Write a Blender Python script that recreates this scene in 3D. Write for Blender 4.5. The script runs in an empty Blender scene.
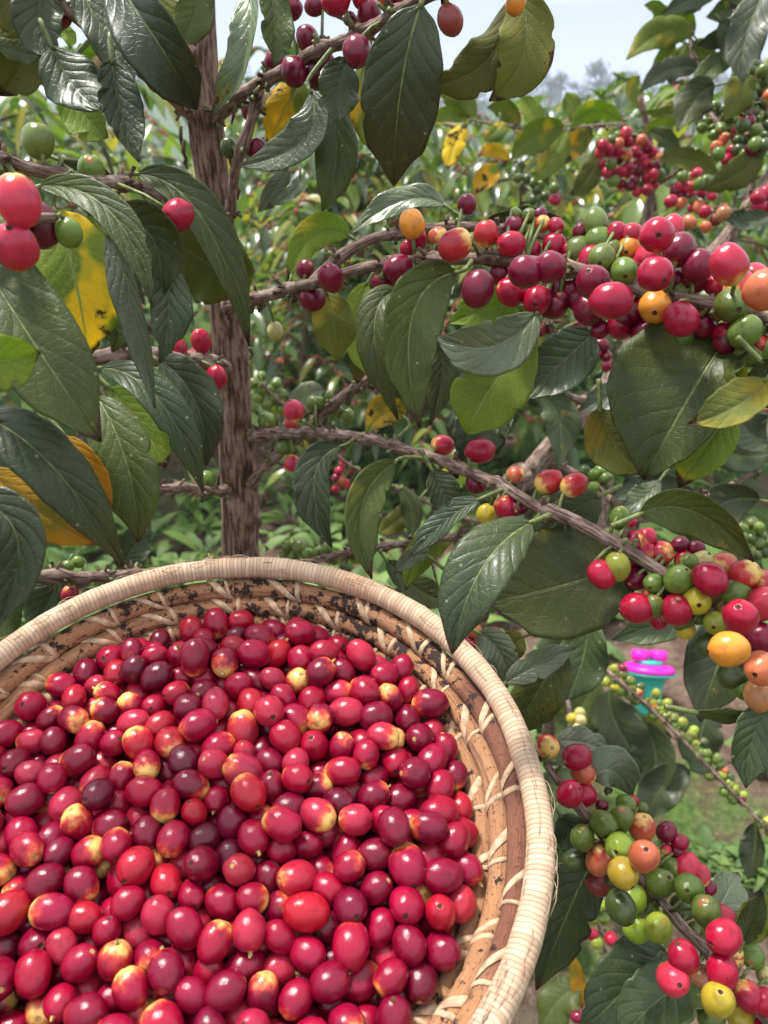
import bpy, bmesh, math, random
from mathutils import Vector, Matrix, noise, Quaternion
R = math.radians
SC = bpy.context.scene
COL = SC.collection
rnd = random.Random(11)

# ------------------------------------------------------------------ camera
F, H, PITCH = 769.0, 1.35, R(26)
CP, SP = math.cos(PITCH), math.sin(PITCH)
CAM = Vector((0, 0, H))
cam = bpy.data.cameras.new('camera')
cam.sensor_fit = 'VERTICAL'; cam.sensor_height = 36; cam.lens = 36 * F / 1024
cam.clip_start = 0.02; cam.clip_end = 2000
cam.dof.use_dof = True; cam.dof.focus_distance = 0.385; cam.dof.aperture_fstop = 13
camo = bpy.data.objects.new('camera', cam); COL.objects.link(camo)
camo.location = CAM; camo.rotation_euler = (math.pi / 2 - PITCH, 0, 0)
SC.camera = camo

# ------------------------------------------------------------------ sky, sun, exposure
SUN_EL, SUN_AZ = R(66), R(-50)          # azimuth from +Y towards +X
w = bpy.data.worlds.new('World'); SC.world = w; w.use_nodes = True
nt = w.node_tree; nt.nodes.clear()
def wn(t, **k):
    n = nt.nodes.new(t)
    for a, b in k.items(): setattr(n, a, b)
    return n
sky = wn('ShaderNodeTexSky', sky_type='NISHITA', sun_disc=False)
sky.sun_elevation = SUN_EL; sky.sun_rotation = SUN_AZ; sky.altitude = 1800
tc = wn('ShaderNodeTexCoord'); mp = wn('ShaderNodeMapping'); mp.inputs['Scale'].default_value = (2.2, 2.2, 7.5)
mp.inputs['Location'].default_value = (0.35, 0.1, 0.22)
nz = wn('ShaderNodeTexNoise'); nz.inputs['Scale'].default_value = 1.6; nz.inputs['Detail'].default_value = 7; nz.inputs['Roughness'].default_value = .55
cr = wn('ShaderNodeValToRGB'); cr.color_ramp.elements[0].position = .30; cr.color_ramp.elements[1].position = .48
cr2 = wn('ShaderNodeValToRGB'); cr2.color_ramp.elements[0].position = .3; cr2.color_ramp.elements[1].position = .62
cr2.color_ramp.elements[0].color = (6.6, 7.6, 9.6, 1); cr2.color_ramp.elements[1].color = (11.6, 11.8, 12.2, 1)
mx = wn('ShaderNodeMix', data_type='RGBA')
bg = wn('ShaderNodeBackground'); bg.inputs['Strength'].default_value = 0.074
out = wn('ShaderNodeOutputWorld')
L = nt.links.new
L(tc.outputs['Generated'], mp.inputs['Vector']); L(mp.outputs[0], nz.inputs['Vector'])
L(nz.outputs[0], cr.inputs[0]); L(nz.outputs[0], cr2.inputs[0])
gz_ = wn('ShaderNodeSeparateXYZ'); L(tc.outputs['Generated'], gz_.inputs[0])                 # a blue-grey bank of cloud low over the hills
bk = wn('ShaderNodeMapRange', interpolation_type='SMOOTHSTEP'); bk.inputs[1].default_value = .16; bk.inputs[2].default_value = .05
wob = wn('ShaderNodeMath', operation='MULTIPLY_ADD'); L(nz.outputs[0], wob.inputs[0]); wob.inputs[1].default_value = .22; L(gz_.outputs[2], wob.inputs[2])
bk.inputs[1].default_value = .30; bk.inputs[2].default_value = .235; L(wob.outputs[0], bk.inputs[0])
mb_ = wn('ShaderNodeMix', data_type='RGBA'); L(bk.outputs[0], mb_.inputs['Factor']); L(cr2.outputs[0], mb_.inputs['A']); mb_.inputs['B'].default_value = (4.4, 5.3, 7.2, 1)
L(cr.outputs[0], mx.inputs['Factor']); L(sky.outputs[0], mx.inputs['A']); L(mb_.outputs['Result'], mx.inputs['B'])
L(mx.outputs['Result'], bg.inputs[0]); L(bg.outputs[0], out.inputs[0])
sun = bpy.data.lights.new('sun', 'SUN'); sun.energy = 3.6; sun.angle = R(10); sun.color = (1, .96, .9)
suno = bpy.data.objects.new('sun', sun); COL.objects.link(suno)
sdir = Vector((math.sin(SUN_AZ) * math.cos(SUN_EL), math.cos(SUN_AZ) * math.cos(SUN_EL), math.sin(SUN_EL)))
suno.rotation_euler = sdir.to_track_quat('Z', 'Y').to_euler(); suno.location = (0, 0, 8)
vs = SC.view_settings
vs.view_transform = 'Standard'; vs.look = 'None'; vs.exposure = 1.02; vs.gamma = 1; vs.use_curve_mapping = False
SC.cycles.max_bounces = 7; SC.cycles.diffuse_bounces = 2; SC.cycles.volume_bounces = 0; SC.cycles.transparent_max_bounces = 8
SC.cycles.caustics_reflective = False; SC.cycles.caustics_refractive = False

# ------------------------------------------------------------------ helpers
def P(x, y, d):
    xc = (x - 384) / F * d; yc = -(y - 512) / F * d
    return Vector((xc, d * CP + yc * SP, H - d * SP + yc * CP))
def proj(p):
    q = p - CAM; z = q.y * CP - q.z * SP; yy = q.y * SP + q.z * CP
    return 384 + F * q.x / z, 512 - F * yy / z, z
def ground_z(x, y):
    r = math.hypot(x, y)
    z = 0.035 * noise.noise(Vector((x * .9, y * .9, 0))) + .012 * noise.noise(Vector((x * 4, y * 4, 3)))
    if r > 14: z -= .05 * (min(r, 55) - 14)
    if r > 60:
        t = min((r - 60) / 140, 1); z += 10.5 * t * t * (3 - 2 * t) + 1.5 * noise.noise(Vector((x * .02, y * .02, 7))) * t
    return z
def empty(name, loc, label=None, cat=None, group=None):
    o = bpy.data.objects.new(name, None); COL.objects.link(o); o.location = loc; o.empty_display_size = .05
    tag(o, label, cat, group); return o
def tag(o, label=None, cat=None, group=None, kind=None):
    if label: o['label'] = label
    if cat: o['category'] = cat
    if group: o['group'] = group
    if kind: o['kind'] = kind
    return o
class MB:
    """collects vertices and faces of ONE mesh"""
    def __init__(s, org=(0, 0, 0)):
        s.v = []; s.f = []; s.m = []; s.uv = []; s.o = Vector(org)
    def add(s, verts, faces, mat=0, uvs=None):
        b = len(s.v); s.v += [tuple(Vector(p) - s.o) for p in verts]
        for f in faces:
            s.f.append([b + i for i in f]); s.m.append(mat)
        s.uv += list(uvs) if uvs else [(0, 0)] * len(verts)
    def tube(s, pts, rad, seg=10, mat=0, cap=True, bump=0, seed=0, ridges=0):
        n = len(pts); V = []; U = []; up = None; dist = 0
        for i, p in enumerate(pts):
            t = (pts[min(i + 1, n - 1)] - pts[max(i - 1, 0)])
            t = t.normalized() if t.length > 1e-9 else Vector((0, 0, 1))
            if up is None:
                up = t.orthogonal().normalized()
            up = (up - t * up.dot(t)); up = up.normalized() if up.length > 1e-6 else t.orthogonal().normalized()
            sd = t.cross(up)
            if i: dist += (p - pts[i - 1]).length
            r = rad[i]
            for k in range(seg):
                a = 2 * math.pi * k / seg; rr = r
                if bump: rr *= 1 + bump * noise.noise(Vector((math.cos(a) * 1.6 + seed, math.sin(a) * 1.6, dist / r * .45)))
                if ridges: rr *= 1 + ridges * noise.noise(Vector((math.cos(a) * 4.2 + seed, math.sin(a) * 4.2, dist / r * .22)))
                V.append(p + (up * math.cos(a) + sd * math.sin(a)) * rr); U.append((k / seg, dist))
        Fc = []
        for i in range(n - 1):
            for k in range(seg):
                a = i * seg + k; b = i * seg + (k + 1) % seg
                Fc.append((a, b, b + seg, a + seg))
        if cap:
            Fc.append(tuple(range(seg - 1, -1, -1))); Fc.append(tuple((n - 1) * seg + k for k in range(seg)))
        s.add(V, Fc, mat, U)
    def build(s, name, mats, parent=None, smooth=True, loc=None):
        me = bpy.data.meshes.new(name); me.from_pydata(s.v, [], s.f)
        for m in (mats if isinstance(mats, (list, tuple)) else [mats]): me.materials.append(m)
        me.polygons.foreach_set('material_index', s.m)
        me.polygons.foreach_set('use_smooth', [smooth] * len(s.f))
        ul = me.uv_layers.new(name='UVMap')
        li = [0] * len(me.loops); me.loops.foreach_get('vertex_index', li)
        buf = []
        for i in li: buf += s.uv[i]
        ul.data.foreach_set('uv', buf)
        me.update()
        o = bpy.data.objects.new(name, me); COL.objects.link(o)
        if parent: o.parent = parent
        if loc is not None: o.location = loc
        return o
def spline(pts, step=.006):
    """Catmull-Rom through rows of (Vector, radius)"""
    P_ = []; Rr = []
    n = len(pts)
    for i in range(n - 1):
        p0, p1, p2, p3 = pts[max(i - 1, 0)], pts[i], pts[i + 1], pts[min(i + 2, n - 1)]
        k = max(2, int((p2[0] - p1[0]).length / step))
        for j in range(k):
            t = j / k
            def cr_(a, b, c, d): return .5 * (2 * b + (c - a) * t + (2 * a - 5 * b + 4 * c - d) * t * t + (3 * b - a - 3 * c + d) * t ** 3)
            P_.append(cr_(p0[0], p1[0], p2[0], p3[0])); Rr.append(p1[1] + (p2[1] - p1[1]) * t)
    P_.append(pts[-1][0].copy()); Rr.append(pts[-1][1])
    return P_, Rr

# ------------------------------------------------------------------ materials
class NT:
    def __init__(s, name):
        s.m = bpy.data.materials.new(name); s.m.use_nodes = True; s.t = s.m.node_tree; s.t.nodes.clear()
    def n(s, ty, ins=None, **k):
        x = s.t.nodes.new(ty)
        for a, b in k.items(): setattr(x, a, b)
        for a, b in (ins or {}).items():
            if isinstance(b, bpy.types.NodeSocket): s.t.links.new(b, x.inputs[a])
            else: x.inputs[a].default_value = b
        return x
    def math(s, op, a, b=0.0, c=None):
        d = {0: a, 1: b}
        if c is not None: d[2] = c
        return s.n('ShaderNodeMath', d, operation=op).outputs[0]
    def mix(s, f, a, b):
        return s.n('ShaderNodeMix', {'Factor': f, 'A': a, 'B': b}, data_type='RGBA').outputs['Result']
    def step(s, v, lo, hi, a=0.0, b=1.0):
        return s.n('ShaderNodeMapRange', {0: v, 1: lo, 2: hi, 3: a, 4: b}, interpolation_type='SMOOTHSTEP').outputs[0]
    def out(s, sh):
        o = s.n('ShaderNodeOutputMaterial'); s.t.links.new(sh, o.inputs[0]); return s.m
    def noise(s, vec, scale, detail=3, rough=.5):
        return s.n('ShaderNodeTexNoise', {'Vector': vec, 'Scale': scale, 'Detail': detail, 'Roughness': rough}).outputs[0]
def c4(c): return (c[0], c[1], c[2], 1)

def leaf_mat(name, base, alt, vein, rough=.36, trans=.25, spots=0.0, blotch=None, tip=None, quilt=1.0, coat=0.0, spec=.5, burn=False):
    t = NT(name)
    uv = t.n('ShaderNodeTexCoord').outputs['UV']; ob = t.n('ShaderNodeTexCoord').outputs['Object']
    rn = t.n('ShaderNodeObjectInfo').outputs['Random']
    sx = t.n('ShaderNodeSeparateXYZ', {0: uv}); u, v = sx.outputs[0], sx.outputs[1]
    au = t.math('ABSOLUTE', t.math('SUBTRACT', u, .5)); au2 = t.math('MULTIPLY', au, 2)
    off = t.n('ShaderNodeCombineXYZ', {0: t.math('MULTIPLY', rn, 37.0), 1: t.math('MULTIPLY', rn, 11.0), 2: 0.0}).outputs[0]
    vec = t.n('ShaderNodeVectorMath', {0: ob, 1: off}, operation='ADD').outputs[0]
    n1 = t.noise(vec, 28, 4); n2 = t.noise(vec, 160, 3); n3 = t.noise(vec, 9, 2)
    wob = t.math('ADD', t.math('MULTIPLY', t.math('SUBTRACT', n1, .5), .8), t.math('MULTIPLY', t.math('SUBTRACT', n3, .5), 1.2))
    s = t.math('ADD', t.math('SUBTRACT', t.math('MULTIPLY', v, 7.6), t.math('MULTIPLY', t.math('POWER', au2, .8), 2.3)), wob)
    fr = t.math('FRACT', s); dv = t.math('ABSOLUTE', t.math('SUBTRACT', fr, .5))      # 0.5 at the vein
    side = t.step(dv, .465, .5)
    side = t.math('MULTIPLY', side, t.step(au2, .98, .55))
    mid = t.step(au, .022, .010)
    vm = t.math('MAXIMUM', t.math('MULTIPLY', side, .45), t.math('MULTIPLY', mid, .9))
    col = t.mix(t.step(n3, .35, .68), c4(base), c4(alt))
    col = t.mix(t.math('MULTIPLY', t.step(n1, .3, .75), .40), col, c4([x * .58 for x in base]))
    n4 = t.noise(vec, 62, 4, .65)
    col = t.mix(t.math('MULTIPLY', t.step(n4, .56, .70), .30), col, c4((base[0] * 1.7 + .02, base[1] * 1.35 + .015, base[2] * 1.1)))
    col = t.mix(t.math('MULTIPLY', t.step(n4, .66, .72), t.math('MULTIPLY', t.step(n3, .5, .62), .6)), col, (.13, .07, .025, 1))
    if blotch:
        f, bc = blotch
        n5 = t.noise(vec, 24, 3)
        nb = t.math('ADD', n5, t.math('MULTIPLY', t.math('SUBTRACT', n1, .5), .35))
        col = t.mix(t.step(nb, f, f + .09), col, c4(bc))
    col = t.mix(vm, col, c4(vein))
    if burn:
        n6 = t.math('ADD', t.noise(vec, 31, 4, .6), t.math('MULTIPLY', t.math('SUBTRACT', n2, .5), .12))
        col = t.mix(t.step(n6, .595, .625), col, (.05, .018, .008, 1))
    eb = t.math('ADD', au2, t.math('MULTIPLY', t.math('SUBTRACT', n1, .5), .5))
    col = t.mix(t.math('MULTIPLY', t.step(eb, 1.03, 1.10), min(1, .3 + spots * 2)), col, (.13, .065, .02, 1))
    if tip:
        tv = t.math('ADD', v, t.math('MULTIPLY', t.math('SUBTRACT', n1, .5), .35))
        tv = t.math('ADD', tv, t.math('MULTIPLY', au2, .05))
        col = t.mix(t.step(tv, tip[0], tip[0] + .05), col, c4(tip[1]))
    if spots:                                                  # ragged brown lesions with a yellow halo
        n7 = t.math('ADD', t.noise(vec, 52, 5, .62), t.math('MULTIPLY', t.math('SUBTRACT', n3, .5), .30 + spots * .4))
        th = .735 - spots * .12
        col = t.mix(t.math('MULTIPLY', t.step(n7, th - .055, th), .6), col, (.26, .20, .03, 1))
        col = t.mix(t.step(n7, th, th + .018), col, (.085, .036, .014, 1))
    te = t.n('ShaderNodeTexVoronoi', {'Vector': vec, 'Scale': 330.0}, feature='DISTANCE_TO_EDGE').outputs['Distance']
    net = t.step(te, .09, .02)                                 # fine vein network
    col = t.mix(t.math('MULTIPLY', net, .22), col, c4(vein))
    dv2 = t.n('ShaderNodeTexVoronoi', {'Vector': vec, 'Scale': 240.0}); dc = t.n('ShaderNodeSeparateColor', {0: dv2.outputs['Color']}).outputs[1]
    dust = t.math('MULTIPLY', t.step(dv2.outputs['Distance'], .22, .12), t.step(dc, .90, .93))
    col = t.mix(t.math('MULTIPLY', dust, .55), col, (.38, .36, .27, 1))
    hv = t.n('ShaderNodeHueSaturation', {'Hue': t.math('ADD', .488, t.math('MULTIPLY', rn, .022)), 'Saturation': 1.0, 'Value': t.math('ADD', .72, t.math('MULTIPLY', rn, .56)), 'Color': col}).outputs[0]
    h = t.math('ADD', t.math('MULTIPLY', t.math('POWER', t.math('MULTIPLY', dv, 2), 3.0), -.9 * quilt), t.math('MULTIPLY', mid, -.6))
    h = t.math('ADD', h, t.math('ADD', t.math('MULTIPLY', n2, .15), t.math('MULTIPLY', net, -.16))); h = t.math('ADD', h, t.math('MULTIPLY', n1, .5))
    bp = t.n('ShaderNodeBump', {'Strength': .8, 'Distance': .00062, 'Height': h}).outputs[0]
    rg = t.math('ADD', rough, t.math('MULTIPLY', t.math('SUBTRACT', t.math('ADD', t.math('MULTIPLY', n1, .5), t.math('MULTIPLY', n4, .5)), .42), .75))
    pb = t.n('ShaderNodeBsdfPrincipled', {'Base Color': hv, 'Roughness': rg, 'Normal': bp, 'Specular IOR Level': spec, 'Coat Weight': coat, 'Coat Roughness': .15}).outputs[0]
    tcol = t.n('ShaderNodeMix', {'Factor': 1.0, 'A': hv, 'B': (1.3, 1.5, .55, 1)}, data_type='RGBA', blend_type='MULTIPLY').outputs['Result']
    tr = t.n('ShaderNodeBsdfTranslucent', {'Color': tcol, 'Normal': bp}).outputs[0]
    return t.out(t.n('ShaderNodeMixShader', {0: trans, 1: pb, 2: tr}).outputs[0])

BROWN = (.06, .028, .012)
LM = {
 'D': leaf_mat('leaf_dark', (.034, .052, .016), (.058, .076, .021), (.095, .120, .040), .36, .14, .12, None, (.985, BROWN), .75, .06, .42),
 'M': leaf_mat('leaf_green', (.064, .088, .018), (.098, .122, .024), (.16, .19, .055), .40, .34, .18, (.64, (.17, .165, .022)), (.955, BROWN), .6, .03, .38),
 'U': leaf_mat('leaf_underside', (.12, .15, .045), (.16, .185, .055), (.22, .25, .10), .58, .34, .14, (.62, (.22, .20, .04)), (.955, BROWN), .35, 0, .25),
 'O': leaf_mat('leaf_olive', (.16, .18, .034), (.22, .22, .042), (.27, .28, .10), .54, .48, .30, (.58, (.34, .26, .03)), (.93, BROWN), .4, 0, .25),
 'G': leaf_mat('leaf_lime', (.19, .26, .030), (.28, .34, .042), (.36, .42, .12), .52, .48, .16, (.58, (.46, .38, .04)), (.96, BROWN), .4, 0, .25),
 'Y': leaf_mat('leaf_yellow', (.13, .19, .025), (.24, .27, .03), (.40, .42, .10), .54, .42, .45, (.47, (.66, .42, .018)), (.93, BROWN), .4, 0, .25, True),
 'A': leaf_mat('leaf_amber', (.66, .30, .012), (.60, .42, .02), (.46, .40, .12), .54, .40, .50, (.56, (.22, .26, .03)), (.90, (.42, .13, .06)), .4, 0, .25, True),
 'S': leaf_mat('leaf_silver', (.115, .15, .07), (.17, .20, .10), (.26, .29, .17), .27, .20, .12, None, (.97, BROWN), .55, .2, .45),
}
BACK = {'D': 'U', 'M': 'U', 'U': 'M', 'O': 'M', 'G': 'G', 'Y': 'Y', 'A': 'Y', 'S': 'U'}

def bark_mat(name, a, b, c, sc=1.0, ring=5.0):
    t = NT(name)
    uv = t.n('ShaderNodeTexCoord').outputs['UV']; ob = t.n('ShaderNodeTexCoord').outputs['Object']
    sx = t.n('ShaderNodeSeparateXYZ', {0: uv}); an = t.math('MULTIPLY', sx.outputs[0], 6.28319)
    mpv = t.n('ShaderNodeCombineXYZ', {0: t.math('MULTIPLY', t.math('COSINE', an), ring), 1: t.math('MULTIPLY', t.math('SINE', an), ring), 2: t.math('ADD', t.math('MULTIPLY', sx.outputs[1], 52.0 * sc), t.math('MULTIPLY', t.n('ShaderNodeObjectInfo').outputs['Random'], 30.0))}).outputs[0]
    n1 = t.noise(mpv, 1.0, 6, .68); n2 = t.noise(ob, 45 * sc, 4, .6); n3 = t.noise(ob, 420 * sc, 2)
    col = t.mix(t.step(n1, .40, .60), c4(a), c4(b))
    col = t.mix(t.math('MULTIPLY', t.step(n2, .52, .72), .75), col, c4(c))
    h = t.math('ADD', n1, t.math('MULTIPLY', n3, .3))
    bp = t.n('ShaderNodeBump', {'Strength': 1.0, 'Distance': .0022 / sc, 'Height': h}).outputs[0]
    return t.out(t.n('ShaderNodeBsdfPrincipled', {'Base Color': col, 'Roughness': .85, 'Normal': bp, 'Specular IOR Level': .25}).outputs[0])
M_TRUNK = bark_mat('trunk_bark', (.060, .034, .023), (.30, .19, .13), (.40, .29, .22))
M_TWIG = bark_mat('branch_bark', (.085, .052, .038), (.31, .215, .165), (.42, .33, .27), 1.6, 2.2)
def plain(name, col, rough=.6, spec=.4, var=.25, scale=60):
    t = NT(name); ob = t.n('ShaderNodeTexCoord').outputs['Object']
    n = t.noise(ob, scale, 4)
    c = t.mix(t.step(n, .3, .7), c4([x * (1 - var) for x in col]), c4([min(1, x * (1 + var)) for x in col]))
    return t.out(t.n('ShaderNodeBsdfPrincipled', {'Base Color': c, 'Roughness': rough, 'Specular IOR Level': spec}).outputs[0])
M_STALK = plain('green_stalk', (.14, .17, .05), .5, .4, .4, 300)
M_CALYX = plain('dry_calyx', (.10, .065, .04), .8, .2, .5, 300)

def cherry_mat(name, attr=False):
    t = NT(name)
    oi = t.n('ShaderNodeObjectInfo')
    ob = t.n('ShaderNodeTexCoord').outputs['Object']
    if attr:
        at = t.n('ShaderNodeAttribute', attribute_name='skin'); col, al = at.outputs['Color'], .15
        z = t.math('MULTIPLY', t.noise(ob, 60, 1), -.2); vec = t.n('ShaderNodeVectorMath', {0: ob, 1: (120, 120, 120)}, operation='MULTIPLY').outputs[0]
    else:
        col, al = oi.outputs['Color'], oi.outputs['Alpha']
        z = t.n('ShaderNodeSeparateXYZ', {0: ob}).outputs[2]
        off = t.n('ShaderNodeCombineXYZ', {0: t.math('MULTIPLY', oi.outputs['Random'], 50.0), 1: 0.0, 2: 0.0}).outputs[0]
        vec = t.n('ShaderNodeVectorMath', {0: ob, 1: off}, operation='ADD').outputs[0]
    n1 = t.noise(vec, 1.7, 3); n2 = t.noise(vec, 9, 4, .6); n3 = t.noise(vec, 34, 2)
    zz = t.math('ADD', z, t.math('MULTIPLY', t.math('SUBTRACT', n1, .5), 1.3))
    lim = t.math('SUBTRACT', t.math('MULTIPLY', al, 1.9), 1.30)
    f = t.n('ShaderNodeMapRange', {0: t.math('SUBTRACT', lim, zz), 1: -.55, 2: .75, 3: 0.0, 4: 1.0}, interpolation_type='SMOOTHSTEP').outputs[0]
    dark = t.n('ShaderNodeMix', {'Factor': 1.0, 'A': col, 'B': (.36, .32, .42, 1)}, data_type='RGBA', blend_type='MULTIPLY').outputs['Result']
    base = t.mix(t.math('MULTIPLY', t.step(n1, .50, .78), .55), col, dark)
    base = t.mix(t.step(f, .02, .42), base, t.mix(t.step(n2, .35, .65), (.52, .055, .035, 1), (.42, .03, .03, 1)))
    base = t.mix(t.step(f, .30, .92), base, t.mix(t.step(n1, .4, .6), (.78, .47, .13, 1), (.66, .50, .14, 1)))
    base = t.mix(t.math('MULTIPLY', t.step(n2, .58, .78), .16), base, (.46, .12, .10, 1))
    base = t.mix(t.math('MULTIPLY', t.step(n3, .70, .78), .45), base, (.10, .03, .02, 1))
    rg = t.math('ADD', .09, t.math('MULTIPLY', n2, .22))
    bp = t.n('ShaderNodeBump', {'Strength': .25, 'Distance': .0006, 'Height': n2}).outputs[0]
    return t.out(t.n('ShaderNodeBsdfPrincipled', {'Base Color': base, 'Roughness': rg, 'Normal': bp, 'Specular IOR Level': .42,
        'Subsurface Weight': .12, 'Subsurface Radius': (.9, .25, .15), 'Subsurface Scale': .002}).outputs[0])
M_CHERRY = cherry_mat('cherry_skin')
M_PILE = cherry_mat('cherry_skin_heap', True)
M_NAVEL = plain('cherry_navel', (.075, .035, .018), .8, .2, .5, 3)
M_SCAR = plain('cherry_scar', (.42, .27, .10), .8, .2, .4, 3)

# cherry meshes: unit radius, axis z, navel at +z, stalk scar at -z
def cherry_mesh(seed, stalk):
    rg = random.Random(seed); nu, nv = 24, 16; V = []; Fc = []; Mi = []
    prof = [0, .05, .11, .165]
    th = [0.0, .055, .11, .16, .23] + [.23 + (math.pi - .30 - .23) * i / (nv - 4) for i in range(1, nv - 3)] + [math.pi - .17, math.pi]
    V.append((0, 0, .945))
    for a in th[1:-1]:
        for k in range(nu):
            ph = 2 * math.pi * k / nu
            d = Vector((math.sin(a) * math.cos(ph), math.sin(a) * math.sin(ph), math.cos(a)))
            r = 1 + .065 * noise.noise(d * 1.25 + Vector((seed * 3.1, 0, 0))) + .012 * noise.noise(d * 4 + Vector((0, seed * 2.3, 0))) - .022 * abs(math.cos(ph)) ** 8
            if a < .20: r -= .05 if a < .14 else -.004
            if a > math.pi - .4: r -= .05 * (a - math.pi + .4) / .4
            V.append(tuple(d * r))
    V.append((0, 0, -.93))
    m = len(th) - 2
    for k in range(nu):
        Fc.append((0, 1 + k, 1 + (k + 1) % nu)); Mi.append(1)
    for i in range(m - 1):
        for k in range(nu):
            a, b = 1 + i * nu + k, 1 + i * nu + (k + 1) % nu
            Fc.append((a, a + nu, b + nu, b)); Mi.append(1 if i < 2 else 0)
    last = len(V) - 1
    for k in range(nu):
        Fc.append((1 + (m - 1) * nu + k, last, 1 + (m - 1) * nu + (k + 1) % nu)); Mi.append(2)
    if stalk:                                                  # a torn bit of dry stalk
        b = len(V); L_ = rg.uniform(.18, .34)
        for q, (zz, r) in enumerate(((-.9, .13), (-.98 - L_ * .6, .10), (-1 - L_, .05))):
            for k in range(6):
                V.append((r * math.cos(k * 1.047) + .06 * q * rg.uniform(-1, 1), r * math.sin(k * 1.047), zz))
        for q in range(2):
            for k in range(6): Fc.append((b + q * 6 + k, b + (q + 1) * 6 + k, b + (q + 1) * 6 + (k + 1) % 6, b + q * 6 + (k + 1) % 6)); Mi.append(2)
        Fc.append(tuple(b + 12 + k for k in range(6))); Mi.append(2)
    me = bpy.data.meshes.new('cherry'); me.from_pydata(V, [], Fc)
    for mm in (M_CHERRY, M_NAVEL, M_SCAR): me.materials.append(mm)
    me.polygons.foreach_set('material_index', Mi); me.polygons.foreach_set('use_smooth', [True] * len(Fc)); me.update()
    return me
CH = [cherry_mesh(i, i in (1, 4)) for i in range(10)]

# ------------------------------------------------------------------ ground, hill
def ground_mat():
    t = NT('soil_and_weeds'); ob = t.n('ShaderNodeTexCoord').outputs['Object']
    n1 = t.noise(ob, .9, 5, .6); n2 = t.noise(ob, 14, 5, .65); n3 = t.noise(ob, 60, 4, .6)
    soil = t.mix(t.step(n2, .35, .7), (.085, .052, .036, 1), (.19, .13, .10, 1))
    soil = t.mix(t.step(n3, .55, .75), soil, (.26, .19, .15, 1))
    green = t.mix(t.step(n3, .3, .7), (.035, .07, .016, 1), (.085, .14, .03, 1))
    dist = t.n('ShaderNodeVectorMath', {0: ob}, operation='LENGTH').outputs['Value']
    k = t.math('ADD', t.math('ADD', n1, t.math('MULTIPLY', n2, .25)), t.step(dist, 2.5, 9, 0, .25))
    col = t.mix(t.step(k, .60, .72), soil, green)
    bp = t.n('ShaderNodeBump', {'Strength': 1.0, 'Distance': .03, 'Height': t.math('ADD', n2, t.math('MULTIPLY', n3, .4))}).outputs[0]
    return t.out(t.n('ShaderNodeBsdfPrincipled', {'Base Color': col, 'Roughness': .95, 'Normal': bp, 'Specular IOR Level': .15}).outputs[0])
g = MB(); V = []; Fc = []
rads = [0.0] + [.25 * 1.09 ** i for i in range(82)]
NS = 84
for r in rads:
    for k in range(NS):
        a = 2 * math.pi * k / NS; x, y = r * math.cos(a), r * math.sin(a); V.append((x, y, ground_z(x, y)))
for i in range(len(rads) - 1):
    for k in range(NS):
        a = i * NS + k; b = i * NS + (k + 1) % NS; Fc.append((a, a + NS, b + NS, b))
g.add(V, Fc); tag(g.build('ground', ground_mat()), kind='structure')

# ------------------------------------------------------------------ background foliage materials
def crown_mat(name, cols, trans=.35, rough=.42):
    t = NT(name)
    ri = t.n('ShaderNodeNewGeometry').outputs['Random Per Island']
    cr = t.n('ShaderNodeValToRGB', {0: ri})
    el = cr.color_ramp.elements
    while len(el) < len(cols): el.new(.5)
    for i, c in enumerate(cols): el[i].position = i / (len(cols) - 1); el[i].color = c4(c)
    ob = t.n('ShaderNodeTexCoord').outputs['UV']
    sx = t.n('ShaderNodeSeparateXYZ', {0: ob}); mid = t.step(t.math('ABSOLUTE', t.math('SUBTRACT', sx.outputs[0], .5)), .05, .02)
    col = t.mix(t.math('MULTIPLY', mid, .5), cr.outputs[0], (.16, .2, .07, 1))
    pb = t.n('ShaderNodeBsdfPrincipled', {'Base Color': col, 'Roughness': rough, 'Specular IOR Level': .7}).outputs[0]
    tr = t.n('ShaderNodeBsdfTranslucent', {'Color': t.n('ShaderNodeMix', {'Factor': 1.0, 'A': col, 'B': (1.3, 1.5, .6, 1)}, data_type='RGBA', blend_type='MULTIPLY').outputs['Result']}).outputs[0]
    return t.out(t.n('ShaderNodeMixShader', {0: trans, 1: pb, 2: tr}).outputs[0])
M_CROWN = crown_mat('coffee_foliage', [(.038, .066, .022), (.06, .10, .028), (.095, .15, .036), (.07, .115, .04), (.13, .20, .04), (.19, .25, .05), (.34, .27, .05)], .40, .27)
M_WEED = crown_mat('weed_foliage', [(.06, .12, .02), (.10, .19, .03), (.17, .27, .05), (.08, .14, .03)], .3, .6)
M_FAR = crown_mat('far_foliage', [(.03, .055, .025), (.05, .08, .03), (.07, .10, .04)], .2, .6)
M_BERRY = crown_mat('berry_skin', [(.40, .02, .03), (.30, .012, .03), (.50, .10, .05), (.10, .17, .04), (.42, .03, .04)], 0.0, .35)

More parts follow.
